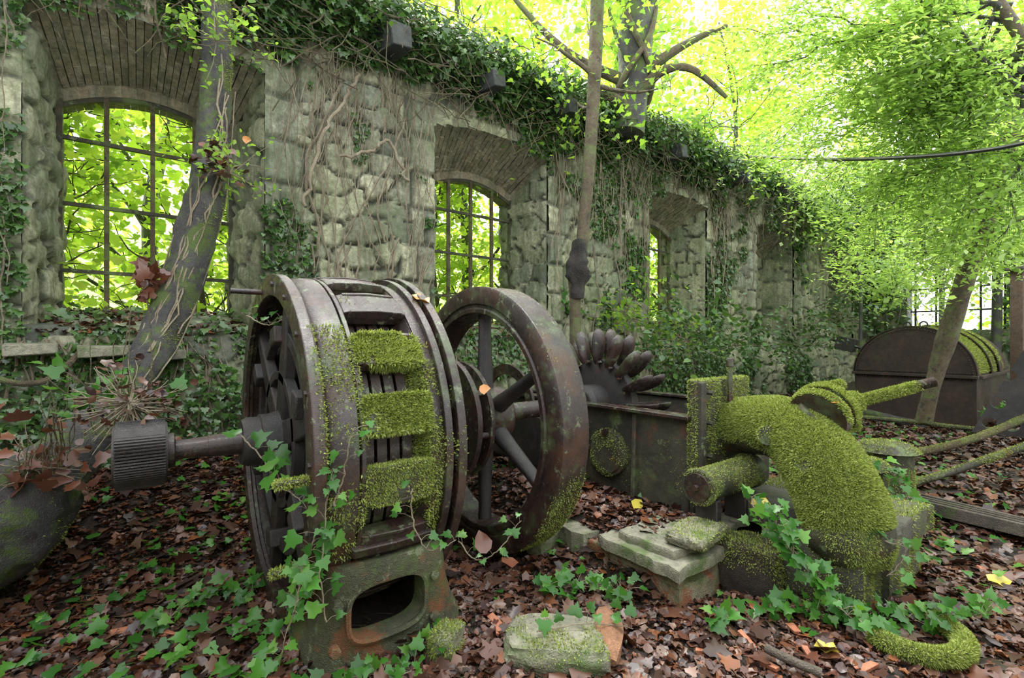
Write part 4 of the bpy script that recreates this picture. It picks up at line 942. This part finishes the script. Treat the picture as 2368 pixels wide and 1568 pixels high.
# tree on the wall crest
BT = [W(1452, 330, 7.9), W(1462, 240, 7.9), W(1468, 120, 7.9), W(1476, -80, 7.9)]; BT[0][2] = 5.0
bt_ = tree('crest_tree', 'thick dark tree trunk growing from the top of the wall, wrapped by a climber', BT, [.27, .24, .27, .28], M_bark, M_canopy, 1500, .10, HEART, nb=9, bl=2.2, start=.5, seed=22, spread=.28, nsub=5, updir=.5, bsc=.28)
mb = MB(); BO_ = np.array(bt_.location); BS = spline(BT, 30)
for pts in ([W(1478, 175, 7.8), W(1540, 130, 7.7), W(1612, 88, 7.7), W(1680, 60, 7.8)], [W(1450, 190, 7.9), W(1340, 140, 7.9), W(1260, 75, 7.9), W(1175, -20, 8)], [W(1480, 215, 7.8), W(1530, 165, 7.6), W(1600, 160, 7.5), W(1680, 225, 7.4)], [W(1455, 250, 7.8), W(1390, 215, 7.6), W(1330, 230, 7.5)]):
    mb.tube(spline(pts, 14)-BO_, np.linspace(.10, .03, 14), 10, bump=.1)
for ph0, sgn in ((0.2, 1), (2.0, -1)):
    mb.tube([BS[i]-BO_+np.array([math.cos(ph0+sgn*i*.22), math.sin(ph0+sgn*i*.22), 0])*.30 for i in range(3, 30)], .045, 8, bump=.2)
mb.build('climber', M_barkbrown, bt_)
# leaning sapling at the right, before the tank
SP = [W(2135, 975, 7.3), W(2160, 880, 7.2), W(2190, 780, 7.1), W(2240, 620, 6.9), W(2300, 440, 6.6), W(2340, 300, 6.4), W(2380, 120, 6.2)]
tree('leaning_sapling', 'mossy sapling trunk leaning in front of the riveted tank', SP, [.11, .10, .13, .12, .12, .10, .08], M_barkbrown, M_feather, 5200, .085, OVAL, nb=10, bl=2.0, start=.55, seed=31, spread=.26, droop=1.0, updir=-.05, bsc=.3)
for i, (px, py0, py1, d, r_, lab) in enumerate(((2172, 760, 560, 10.6, .05, 'thin dark sapling standing behind the tank in front of the barred opening'), (1985, 760, 560, 11.2, .035, 'thin twisted stem beside the pale pier near the tank'), (2300, 760, 500, 13.0, .11, 'straight grey tree trunk beyond the tank'))):
    b = W(px, py0, d); b[2] = .1; tree('thin_tree', lab, [b, W(px+6, (py0+py1)/2, d), W(px-8, py1, d), W(px+5, py1-120, d)], [r_, r_, r_*.8, r_*.5], M_bark, M_ivydark, 1500, .10, DIA, nb=5, bl=1.3, start=.7, seed=40+i)

# trees behind the wall, seen through the windows and over the crest
k = 0
for (u, v, h, n, s, lab) in (
    (-1.6, 8.4, 6.5, 5200, .15, 'bright backlit tree behind the left part of the first window'),
    (.2, 9.6, 7.5, 5200, .16, 'bright backlit tree behind the right part of the first window'),
    (1.9, 8.2, 8.0, 4200, .13, 'young tree behind the wall between the first two windows'),
    (3.4, 9.0, 8.0, 5200, .14, 'backlit tree behind the left half of the second window'),
    (5.2, 8.4, 9.4, 6500, .13, 'backlit tree behind the right half of the second window'),
    (7.4, 9.2, 10.0, 8000, .14, 'tall tree behind the left half of the third window'),
    (9.6, 8.3, 10.5, 9000, .13, 'tall tree behind the right half of the third window'),
    (12.2, 8.8, 11.5, 9500, .15, 'tall tree behind the fourth window'),
    (15.2, 8.6, 12.0, 9500, .16, 'tall tree behind the fifth window'),
    (18.5, 8.6, 12.5, 9000, .17, 'tall tree behind the corner of the ruin'),
    (22.8, 6.0, 13, 9000, .18, 'bright tree beyond the far end wall, on its left'),
    (22.6, 2.6, 13.0, 9000, .18, 'bright tree beyond the barred opening in the end wall'),
    (22.5, -1.2, 13, 9000, .18, 'bright tree beyond the far end wall, on its right')):
    r_ = np.random.default_rng(100+k); z0 = .1+max(0, (v-7))*.42-.3
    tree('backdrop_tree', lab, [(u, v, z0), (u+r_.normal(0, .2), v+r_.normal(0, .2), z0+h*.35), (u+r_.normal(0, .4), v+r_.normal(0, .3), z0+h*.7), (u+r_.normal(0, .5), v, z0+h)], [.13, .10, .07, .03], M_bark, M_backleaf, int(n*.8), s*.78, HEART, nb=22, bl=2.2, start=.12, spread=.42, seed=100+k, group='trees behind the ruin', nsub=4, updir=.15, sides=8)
    k += 1
# understorey behind the windows
for i, (u, v, lab) in enumerate(((-.9, 7.1, 'leafy shrub pressed against the left side of the first window grid'), (.5, 7.2, 'leafy shrub behind the right side of the first window grid'), (3.9, 7.2, 'leafy shrub behind the second window grid'), (8.4, 7.3, 'leafy shrub behind the third window grid'))):
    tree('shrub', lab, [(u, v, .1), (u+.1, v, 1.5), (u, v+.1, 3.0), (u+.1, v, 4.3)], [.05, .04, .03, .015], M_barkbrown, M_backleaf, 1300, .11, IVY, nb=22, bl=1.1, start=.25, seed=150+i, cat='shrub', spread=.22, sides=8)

# feathery tree reaching in from the right
FT = [W(2560, 900, 5.2), W(2540, 600, 5.2), W(2480, 350, 5.3), W(2400, 150, 5.4), W(2290, -20, 5.5)]; FT[0][2] = .05
ft = tree('feathery_tree', 'tree with long drooping fresh green branches filling the upper right corner', FT, [.14, .12, .10, .07, .05], M_barkbrown, M_feather, 0, .1, nb=0, seed=50)
FO_ = np.array(ft.location); r_ = np.random.default_rng(51); mb = MB(); lp = []
ends = [(1700, 60, 7.5), (1760, 150, 7.2), (1830, 20, 7), (1880, -60, 6.5), (1950, -90, 6), (1840, 250, 7.6), (1900, 330, 7.4), (1960, 200, 6.6), (2050, 430, 7.0), (2130, 480, 6.8), (2080, 300, 6.4), (2000, 520, 7.6), (1890, 420, 8.0), (2200, 560, 6.6), (2250, 420, 6.0), (2180, 180, 6.0), (2120, 60, 5.8), (1980, 90, 6.5), (2300, 560, 5.9), (1790, 330, 8.4), (1960, 600, 9), (2080, 620, 9), (2200, 640, 8.5)]
FS = spline(FT, 40)
for i, (px, py, d) in enumerate(ends):
    p0 = FS[r_.integers(18, 38)]; p1 = W(px, py, d); q = wander(p0, p1, 16, .035, r_); q[:, 2] += .45*np.sin(np.linspace(0, PI, 16))*r_.uniform(.3, 1)
    mb.tube(q-FO_, np.linspace(.026, .005, 16), 6)
    for j in range(3, 16):
        for _ in range(4):
            dd = r_.normal(0, .25, 3)+(q[min(j+1, 15)]-q[j-1])*1.2+np.array([0, 0, -.10]); tw = np.array([q[j]+dd*f+np.array([0, 0, -.12*f*f]) for f in np.linspace(0, 1, 5)]); mb.tube(tw-FO_, .0028, 3, cap=False); lp += [tw[1], tw[2], tw[3], tw[4], tw[4]]
mb.build('branches', M_bark, ft, smooth=60); lp = np.array(lp); n = 29000; p = lp[r_.integers(0, len(lp), n)]+r_.normal(0, .11, (n, 3))
s = scatter('foliage', p-FO_, (.2, -.3, .9), .10*r_.uniform(.6, 1.3, n), NARROW, M_feather, ft, dirv=np.array([-CA, SA, -.75])*1.3, tilt=.4, r=r_); s['kind'] = 'stuff'

# bushes climbing over the far part of the wall and the end wall
for i, (px, py, d, n, sp_, lab) in enumerate(((1610, 318, 9.6, 900, .35, 'bushy growth spilling over the wall crest right of the crest tree'), (1760, 385, 11.2, 1000, .4, 'bushy growth spilling over the wall above the fourth window'),
    (1920, 470, 12.4, 2400, .8, 'dense leafy growth hiding the wall above the fifth window'), (2060, 500, 13.5, 2600, .9, 'dense leafy growth over the corner of the ruin'), (2200, 520, 13.0, 2600, .9, 'dense leafy growth above the barred opening'), (2340, 540, 12.0, 2200, .8, 'dense leafy growth at the right edge above the stanchion'),
    (2060, 640, 9.6, 700, .4, 'loose leafy spray hanging to the left of the tank'))):
    c = W(px, py, d); r_ = np.random.default_rng(200+i); t = empty('wall_bush', c, lab, 'bush', 'bushes on the far walls'); mb = MB()
    for _ in range(22): a_ = r_.normal(0, sp_*.8, 3); mb.tube(wander(a_, a_+r_.normal(0, .6, 3), 7, .05, r_), .008, 4)
    mb.build('stems', M_bark, t); s = scatter('foliage', r_.normal(0, sp_, (n, 3))*[1.2, .7, .8], (-.3, -.7, .7), .12*r_.uniform(.6, 1.3, n), DIA, M_canopy if i < 2 else M_feather, t, tilt=.5, r=r_); s['kind'] = 'stuff'

# leafy seedlings in front of the third pier
for i, (px, py, d, lab) in enumerate(((1500, 745, 7.6, 'bright leafy seedlings at the wall foot behind the bucket wheel'), (1590, 790, 7.0, 'leafy undergrowth at the wall foot right of the bucket wheel'), (1745, 985, 4.6, 'small bright plant behind the mossy inlet plate'), (1700, 800, 8.5, 'leafy undergrowth by the wall behind the lubricator post'), (1850, 800, 10., 'leafy undergrowth at the foot of the pale pier'), (1950, 740, 12, 'climbing leaves left of the lever counterweight'))):
    clump('seedling_clump', lab, W(px, py, d), 420 if i != 2 else 60, .16 if i != 2 else .03, .10 if i != 2 else .07, M_canopy if i in (0, 2) else M_ivydark, OVAL, 'undergrowth', 22, .8 if i != 2 else .2, 60+i, .5)

# ------------------------------------------------------------------ ivy on the wall
def wall_leaves(name, n, uz, m, T, size, off, seed, thr=None, label=None, lo=0):
    r = np.random.default_rng(seed); u = r.uniform(uz[0], uz[1], n); z = r.uniform(uz[2], uz[3], n)
    dens = uz[4](u, z)+.0; nz = fbm(u*1.3, z*1.1, 0, seed, 3)+.25*(fbm(u*5, z*5, 0, seed+4, 2)-.5); k = (nz*1.35 < dens)
    inw = np.zeros(n, bool)
    for w in WIN: inw |= (u > w[0]+.03) & (u < w[1]-.03) & (z > SILL+.12) & (z < 4.30)
    k &= ~inw; u, z = u[k], z[k]; m_ = len(u); b = .05+off(u, z)*r.random(m_)
    o = scatter(name, np.stack([u, V0-b-.16*(1-sstep(.9, 1.7, z)), z], -1), (0, -.75, .55), size*r.uniform(.45, 1.3, m_), T, m, tilt=.45, dirv=(0, -.4, -1), r=r)
    o['kind'] = 'stuff'; o['label'] = label; o['category'] = 'ivy'; return o
def dens1(u, z): return .52+.55*sstep(4.55, 5.0, z)+.30*sstep(2.0, 1.2, z)+.28*sstep(-.6, -1.0, u)+.12*sstep(6, 10, u)
wall_leaves('wall_ivy', 60000, (-2.2, 10, .4, 5.45, lambda u, z: dens1(u, z)+.06), M_ivydark, IVY, .062, lambda u, z: .05+.22*sstep(4.6, 5.1, z)+.10*sstep(1.6, 1.0, z), 301, label='small dark ivy leaves clinging to the near half of the stone wall')
wall_leaves('wall_ivy', 26000, (9.5, 19.2, .3, 5.6, lambda u, z: .52+.4*sstep(4.4, 4.9, z)+.12*sstep(1.8, 1.0, z)), M_ivydark, DIA, .10, lambda u, z: .08+.3*sstep(4.6, 5.1, z), 302, label='small ivy leaves clinging to the far half of the stone wall')
wall_leaves('wall_ivy', 5200, (.9, 3.0, .4, 1.9, lambda u, z: .75), M_ivy, IVY, .085, lambda u, z: .22, 303, label='fresh ivy thicket on the wall foot behind the generator')
wall_leaves('wall_ivy', 1800, (5.1, 7.2, 2.0, 4.2, lambda u, z: .42), M_ivy, IVY, .075, lambda u, z: .10, 304, label='scattered fresh ivy leaves on the pier behind the slender tree')
wall_leaves('hanging_ivy', 15000, (-1.5, 10, 4.45, 5.6, lambda u, z: .45+.5*sstep(4.5, 5.0, z)), M_ivydark, IVY, .085, lambda u, z: .12+.3*sstep(4.6, 5.2, z), 306, label='thick dark ivy hanging from the crest of the near wall')
# crest growth
r_ = np.random.default_rng(310); n = 52000; u = r_.uniform(-2.5, 18.5, n); y = V0+.35+r_.normal(0, .38, n); z = 5.30+.35*fbm(u*1.5, y*2, 0, 5)+np.abs(r_.normal(0, .16, n))-.45*sstep(V0+.1, V0-.6, y)
s = scatter('crest_ivy', np.stack([u, y, z], -1), (0, -.3, .9), .085*r_.uniform(.6, 1.3, n), DIA, M_ivydark, tilt=.6, r=r_); s['kind'] = 'stuff'; s['label'] = 'dark ivy carpet draped over the top of the wall'; s['category'] = 'ivy'
r_ = np.random.default_rng(311); n = 9000; y = r_.uniform(-3, 5.4, n); z = 1.0+5.8*r_.random(n)**.6; k = ~((y > 2.1) & (y < 4.35) & (z < 4.2) & (z > 1.9)); y, z = y[k], z[k]
s = scatter('end_wall_ivy', np.stack([19.15-.3*r_.random(len(y)), y, z], -1), (-.8, 0, .5), .16*r_.uniform(.6, 1.3, len(y)), DIA, M_ivydark, tilt=.5, r=r_); s['kind'] = 'stuff'; s['label'] = 'ivy covering the far end wall'; s['category'] = 'ivy'

mb = MB(); r_ = np.random.default_rng(315)
for k in range(900):
    u = r_.uniform(-1.5, 14); p = np.array([u, V0-r_.uniform(.1, .5), r_.uniform(4.6, 5.7)]); L_ = r_.uniform(.3, 1.0); a = r_.normal(0, .6)
    mb.tube(wander(p, p+L_*np.array([math.cos(a)*r_.choice([-1, 1]), r_.normal(0, .15), -abs(math.sin(a))-.1]), 7, .02, r_), r_.uniform(.003, .008), 4, cap=False)
o = mb.build('crest_stems', M_barkbrown, None, smooth=None); tag(o, 'thicket of thin brown stems along the crest of the wall', 'vines', kind='stuff')
# hanging and climbing vine stems
mb = MB(); r_ = np.random.default_rng(320)
def inwin(u, z): return any(w[0]-.02 < u < w[1]+.02 and SILL < z < 4.35 for w in WIN)
for k in range(620):
    u = r_.uniform(-1.5, 10.5) if k < 520 else r_.uniform(10.5, 18); z = r_.uniform(4.3, 5.4); L_ = r_.uniform(.6, 3.6); y = V0-.10; pts = []; dx = r_.normal(0, .15)
    for j in range(int(L_/.09)):
        if inwin(u, z-.2) and r_.random() < .8: break
        pts.append((u, y, z)); dx = dx*.85+r_.normal(0, .11); u += dx*.09; z -= .09*r_.uniform(.5, 1.2); y = min(V0-.07, max(V0-.32, y+r_.normal(0, .012)))
    if len(pts) > 4: mb.tube(pts, r_.uniform(.002, .0065) if k % 12 else r_.uniform(.009, .016), 4, cap=False)
for k in range(150):                      # stems climbing up from the ground
    u = r_.uniform(-1.6, 9); z = r_.uniform(.3, .9); pts = []; dx = r_.normal(0, .3)
    for j in range(r_.integers(10, 40)):
        if inwin(u, z): break
        pts.append((u, V0-.09-.16*float(1-sstep(.9, 1.7, z)), z)); dx = dx*.88+r_.normal(0, .2); u += dx*.07; z += .08
    if len(pts) > 4: mb.tube(pts, r_.uniform(.004, .012), 4, cap=False)
o = mb.build('vine_stems', M_vine, None, smooth=60); tag(o, 'tangle of pale climbing stems hanging down the stone wall', 'vines', kind='stuff')
mb = MB(); mb.tube(spline([Wv(-40, 860, 5.2), Wv(30, 885, 5.15), Wv(100, 882, 5.15), Wv(150, 850, 5.15), Wv(185, 815, 5.25)], 24), .022, 8, bump=.15); o = mb.build('thick_root', M_barkbrown, None); tag(o, 'thick bare root looping along the wall below the first window', 'root')
for pts, lab in (([Wv(700, 480, 5.35), Wv(740, 330, 5.3), Wv(800, 230, 5.3), Wv(830, 170, 5.3)], 'thick pale vine snaking up the first pier'), ([Wv(940, 420, 5.35), Wv(900, 330, 5.3), Wv(860, 350, 5.3), Wv(790, 360, 5.35)], 'crooked vine crossing the right side of the first pier')):
    mb = MB(); q = spline(pts, 26); q += np.random.default_rng(3).normal(0, .012, q.shape); mb.tube(q, .018, 7); o = mb.build('thick_vine', M_vine, None); tag(o, lab, 'vine')

# ------------------------------------------------------------------ forest floor
r_ = np.random.default_rng(400)
def groundpts(n, x0, x1, y0, y1, pw=1):
    x = r_.uniform(x0, x1, n); y = r_.uniform(y0, y1, n); d = SA*x+CA*y; lat = CA*x-SA*y; k = (d > 1.2) & (np.abs(lat) < 1.45*d+.6); return x[k], y[k]
def blocked(x, y):
    return ((x > 3.16) & (x < 4.35) & (y > 1.98) & (y < 4.1)) | ((x > 3.4) & (x < 4.15) & (y > .86) & (y < 1.7)) | ((x > .60) & (x < 1.4) & (y > 2.28) & (y < 3.6)) | ((x > 11) & (x < 14) & (y > 1.6) & (y < 3.3))
for n, x0, x1, y0, y1, sz, lab in ((74000, -2.8, 4.5, -.9, 5.3, .052, 'wet brown dead leaves matted over the ground around the machines'), (34000, 4.5, 15, -5, 5.3, .085, 'brown dead leaves covering the ground towards the tank')):
    x, y = groundpts(n, x0, x1, y0, y1); k = ~blocked(x, y); x, y = x[k], y[k]; z = gh(x, y)+r_.uniform(.0, .022, len(x))
    s = scatter('leaf_litter', np.stack([x, y, z], -1), (0, 0, 1), sz*r_.uniform(.35, 1.25, len(x)), DEAD, M_litter, tilt=.28, r=r_); s['kind'] = 'stuff'; s['label'] = lab; s['category'] = 'dead leaves'
x, y = groundpts(7000, -2.6, 6, -.9, 5.3); k = ~blocked(x, y); x, y = x[k], y[k]
s = scatter('large_dead_leaves', np.stack([x, y, gh(x, y)+r_.uniform(.012, .035, len(x))], -1), (0, 0, 1), .105*r_.uniform(.5, 1.2, len(x)), IVY, M_litter, tilt=.35, r=r_); s['kind'] = 'stuff'; s['label'] = 'larger lobed dead leaves lying on top of the litter'; s['category'] = 'dead leaves'
for wi, w in enumerate(WIN[:3]):
    n = 900; u = r_.uniform(w[0], w[1], n); q = r_.uniform(-.08, .95, n); zz = SILL-.02+.2*np.clip(q/.7, 0, 1)+.05
    s = scatter('sill_litter', np.stack([u, V0-.02+q, zz+.02*r_.random(n)], -1), (0, -.2, 1), .07*r_.uniform(.5, 1.2, n), DEAD, M_litter, tilt=.35, r=r_); s['kind'] = 'stuff'; s['label'] = 'dead leaves lying on the stone sill of window number %d from the left' % (wi+1); s['category'] = 'dead leaves'
    n = 160; s = scatter('sill_ivy', np.stack([r_.uniform(w[0], w[1], n), V0-.1+.9*r_.random(n), SILL+.12+.15*r_.random(n)], -1), (0, -.4, .9), .08*r_.uniform(.6, 1.2, n), IVY, M_ivydark, tilt=.4, r=r_); s['kind'] = 'stuff'; s['label'] = 'ivy leaves growing on the stone sill of window number %d from the left' % (wi+1); s['category'] = 'ivy'
x, y = groundpts(9000, -2.5, 5, .2, 5, 1); p = np.stack([x, y, gh(x, y)+.01], -1); mbt = MB()
for i in range(1500):
    a = r_.uniform(0, 2*PI); L_ = r_.uniform(.04, .22); c = p[i]; e_ = c+[L_*math.cos(a), L_*math.sin(a), r_.uniform(-.005, .025)]; mbt.tube([c, (c+e_)/2+r_.normal(0, .006, 3), e_], .0022, 3, cap=False)
o = mbt.build('twig_litter', M_barkbrown, None, smooth=None); tag(o, 'thin broken twigs scattered over the leaves', 'twigs', kind='stuff')
# sparse ivy creeping over the ground
def patch(cx, cy, s, n): return np.stack([r_.normal(cx, s, n), r_.normal(cy, s*.8, n)], -1)
pp_ = [patch(*a) for a in ((-.2, 3.0, .45, 50), (.35, 2.55, .25, 50), (-.3, 2.4, .4, 26), (.0, 3.6, .4, 60), (.6, 4.2, .5, 120), (1.0, 4.6, .5, 120), (-.6, 3.4, .4, 60), (2.1, 2.2, .2, 20), (3.0, 1.25, .2, 30), (3.4, 1.0, .2, 34),
    (4.8, 1.2, .5, 130), (5.6, 2.0, .8, 300), (6.8, 2.6, .9, 380), (5.0, 2.6, .6, 160), (8.5, 3.2, 1.2, 400), (2.2, 4.4, .6, 130), (5.0, 4.2, .8, 300), (.2, 2.0, .3, 34), (.8, 1.9, .2, 20))]
xy = np.concatenate(pp_); x, y = xy[:, 0], xy[:, 1]; d = SA*x+CA*y; k = (d > 1.7) & ~blocked(x, y); x, y, d = x[k], y[k], d[k]
s = scatter('ground_ivy', np.stack([x, y, gh(x, y)+.03+.05*r_.random(len(x))], -1), (0, -.15, .95), r_.uniform(.035, .085, len(x)), IVY, M_ivy, tilt=.35, r=r_); s['kind'] = 'stuff'; s['label'] = 'loose ivy leaves sprouting through the leaf litter'; s['category'] = 'ivy'
r2 = np.random.default_rng(420)
def ivyvine(label, pts, n, size, seed, lift=.03, ground=True, jit=.02, nrm=(-.35, -.55, .75), group='ivy runners'):
    """a runner: one stem, leaves on short stalks to either side"""
    r = np.random.default_rng(seed); q = spline(pts, 36)+np.cumsum(r.normal(0, jit*.25, (36, 3)), 0)*.6
    if ground: q[:, 2] = gh(q[:, 0], q[:, 1])+lift
    o0 = q[0].copy(); t = empty('ivy_runner', o0, label, 'ivy runner', group); mb = MB(); mb.tube(q-o0, np.linspace(.0042, .0022, 36), 5); P_ = []; D_ = []
    for i in range(n):
        j = min(34, int((i+.5)/n*36)); b = q[j]-o0; sd = r.normal(0, 1, 3); sd[2] = abs(sd[2])*.7+.2; sd /= np.linalg.norm(sd); e_ = b+sd*r.uniform(.03, .09); mb.tube([b, (b+e_)/2+[0, 0, .008], e_], .0014, 3, cap=False); P_.append(e_); D_.append(sd+[0, 0, -.6])
    mb.build('stem', M_vine, t); s = scatter('leaves', np.array(P_), nrm, size*r.uniform(.6, 1.2, n), IVY, M_ivy, t, dirv=np.array(D_), tilt=.35, r=r)
    if n > 100: s['kind'] = 'stuff'
    return t
DS = lambda px, py, d: W(px, py, d)
ivyvine('ivy runner climbing straight up the left edge of the generator foot', [DS(755, 1440, 2.02), DS(748, 1330, 2.02), DS(752, 1230, 2.05), DS(758, 1140, 2.08), DS(765, 1095, 2.08)], 22, .062, 1, ground=False)
ivyvine('ivy runner arching over the top left of the hand hole on the drum', [DS(775, 1170, 2.05), DS(800, 1120, 2.08), DS(820, 1060, 2.1), DS(838, 1000, 2.12)], 8, .055, 2, ground=False)
ivyvine('ivy runner dangling across the lowest opening of the drum', [DS(950, 1130, 2.2), DS(945, 1190, 2.2), DS(975, 1250, 2.2), DS(1010, 1270, 2.25), DS(1060, 1245, 2.4)], 9, .055, 3, ground=False)
ivyvine('dense ivy runner hanging beside the open left end of the drum', [DS(560, 1010, 2.5), DS(610, 1070, 2.35), DS(640, 1120, 2.25), DS(690, 1150, 2.15), DS(720, 1180, 2.1)], 22, .085, 4, ground=False)
ivyvine('ivy runner strung across the open mouth of the drum near its top', [DS(570, 730, 2.8), DS(620, 745, 2.75), DS(660, 735, 2.75), DS(690, 725, 2.75)], 12, .05, 5, ground=False)
ivyvine('leafy ivy runner tumbling from the foot of the generator to the bottom edge', [DS(730, 1230, 2.05), DS(700, 1330, 2.0), DS(680, 1420, 1.98), DS(640, 1540, 1.95)], 34, .075, 6, ground=False)
ivyvine('ivy runner spreading over the leaves left of the generator foot', [P3(-.1, 2.5), P3(.15, 2.3), P3(.4, 2.15), P3(.55, 2.0)], 28, .075, 7)
ivyvine('ivy runner crossing the litter at the bottom left', [P3(-.75, 2.35), P3(-.5, 2.2), P3(-.2, 2.0), P3(.1, 1.85)], 22, .075, 8)
ivyvine('ivy runner along the bottom edge in front of the generator foot', [P3(.62, 2.2), P3(.8, 2.1), P3(1.0, 2.05), P3(1.2, 2.15)], 34, .070, 9)
ivyvine('ivy runner below the flywheel, reaching over its pit', [DS(1060, 1250, 2.7), DS(1110, 1290, 2.6), DS(1150, 1250, 2.6), DS(1200, 1190, 2.7)], 14, .055, 10, ground=False)
ivyvine('ivy runner bunched up left of the brick plinth', [P3(1.85, 2.15), P3(2.05, 2.1), P3(2.2, 1.95), P3(2.3, 1.85)], 44, .080, 11, lift=.07)
ivyvine('ivy runner trailing over the large flat slab', [P3(1.5, 1.75, .1), P3(1.65, 1.7, .1), P3(1.8, 1.6, .1), P3(1.9, 1.5, .1)], 9, .065, 12, lift=.13)
ivyvine('ivy sprig standing alone in front of the brick plinth', [P3(2.35, 1.38), P3(2.40, 1.36), P3(2.46, 1.34), P3(2.52, 1.30)], 12, .085, 13, lift=.05)
ivyvine('thick ivy runner streaming down in front of the elbow pipe socket', [DS(1790, 1190, 2.75), DS(1830, 1260, 2.7), DS(1880, 1330, 2.65), DS(1960, 1420, 2.5), DS(2060, 1470, 2.4)], 96, .070, 14, ground=False, jit=.03)
ivyvine('second ivy runner matted on the ground below the pipe socket', [P3(2.75, 1.25), P3(2.95, 1.05), P3(3.15, .85), P3(3.3, .62)], 80, .072, 15, lift=.05)
ivyvine('ivy runner hanging over the top of the brick plinth by the pipe', [DS(1740, 1150, 3.0), DS(1755, 1185, 2.9), DS(1765, 1215, 2.85), DS(1770, 1260, 2.8)], 14, .085, 16, ground=False)
ivyvine('ivy runner draped over the hollow stone pedestal', [DS(1990, 1210, 2.7), DS(2030, 1240, 2.65), DS(2080, 1260, 2.6), DS(2030, 1330, 2.6)], 14, .065, 17, ground=False)
ivyvine('leafy ivy runner at the right behind the stone pedestal', [DS(2040, 1080, 3.6), DS(2080, 1120, 3.6), DS(2100, 1170, 3.5), DS(2060, 1200, 3.4)], 40, .075, 18, ground=False)
ivyvine('ivy runner lying on the mossy hoop', [P3(3.25, .65), P3(3.4, .58), P3(3.5, .5), P3(3.55, .42)], 26, .075, 19, lift=.10)
ivyvine('ivy runner growing by the perforated plate', [W(2280, 960, 7.5), W(2310, 950, 7.4), W(2340, 940, 7.4)], 30, .12, 20, ground=False)
ivyvine('ivy runner creeping out from under the pipes at the right edge', [P3(4.6, 1.3), P3(4.9, 1.2), P3(5.2, 1.1), P3(5.5, 1.2)], 50, .09, 21, lift=.08)
ivyvine('ivy runner under the shaft between commutator and drum', [P3(.05, 3.1), P3(.2, 3.25), P3(.4, 3.3), P3(.5, 3.1)], 50, .07, 22, lift=.05)

# single fallen leaves that stand out
def single(name, label, loc, size, m, nrm=(0, 0, 1), T=DEAD, d=(1, 0, 0), seed=0, cat='fallen leaf'):
    r = np.random.default_rng(seed); o = scatter(name, [(0, 0, 0)], nrm, size, T, m, dirv=d, tilt=.1, r=r); o.location = tuple(map(float, loc)); tag(o, label, cat); return o
single('fallen_leaf', 'orange leaf lying on top of the generator drum', W(962, 694, 2.75), .11, M_orange, (0, -.5, .8), seed=1)
single('fallen_leaf', 'rust brown oak leaf below the flywheel, upright', W(1125, 1280, 2.55), .12, M_rustleaf, (-.5, -.7, .5), seed=2)
single('fallen_leaf', 'rust brown leaf on the ground just under the oak leaf by the flywheel', W(1160, 1300, 2.5), .10, M_rustleaf, seed=3)
single('fallen_leaf', 'tan leaf stuck on the disc coupling', W(1108, 902, 3.0), .07, M_orange, (-.5, -.6, .5), seed=4)
single('fallen_leaf', 'yellow green leaf lying before the turbine casing', W(1465, 1176, 3.55), .15, M_yellow, (0, -.3, .9), OVAL, seed=5)
single('fallen_leaf', 'yellow leaf on top of the stone slab debris', W(1605, 1212, 3.1), .13, M_yellow, (0, -.3, .9), OVAL, seed=6)
single('fallen_leaf', 'large yellow leaf beside the lower end of the horizontal cylinder', W(1735, 1168, 3.0), .13, M_yellow, (-.3, -.5, .8), seed=7)
single('fallen_leaf', 'large pale yellow leaf on the ground right of the stone pedestal', P3(*W(2285, 1355, 3.0)[:2], .04), .13, M_yellow, seed=8)
single('fallen_leaf', 'yellow leaf near the bottom edge, left of the mossy hoop', P3(*W(1910, 1525, 2.3)[:2], .03), .09, M_yellow, seed=9)
single('fallen_leaf', 'orange leaf hanging from the leaning trunk beside the window', W(560, 322, 4.0), .065, M_orange, (0, -1, .1), seed=10)
single('fallen_leaf', 'orange leaf on the valve flange of the elbow pipe', W(1926, 932, 2.86), .06, M_orange, seed=11)
# broken brick chips
r_ = np.random.default_rng(500); M_chip = surf('orange_brick_chip', [(.30, .10, .05), (.42, .17, .09)], (), (.4, .7), .4, 40)
cx = [(2.35, 1.05), (2.55, .95), (2.75, 1.1), (2.45, 1.2), (2.9, .8), (2.2, 1.3), (2.65, .75), (3.1, .6), (1.45, 2.0), (1.5, 2.1), (2.8, 1.35), (4.5, .6), (4.7, .9), (-.1, 3.2), (.1, 3.05), (3.9, .45)]
for i, (x, y) in enumerate(cx):
    mb = MB(); mb.box((0, 0, 0), (r_.uniform(.05, .11), r_.uniform(.025, .05), .018), jit=.006); o = mb.build('brick_chip', M_chip, None, bevel=.003); o.location = (x, y, float(gh(x, y))+.022); o.rotation_euler = (r_.normal(0, .15), r_.normal(0, .15), r_.uniform(0, PI))
    tag(o, 'small orange brick fragment lying on the leaf litter', 'brick fragment', 'brick fragments on the ground')
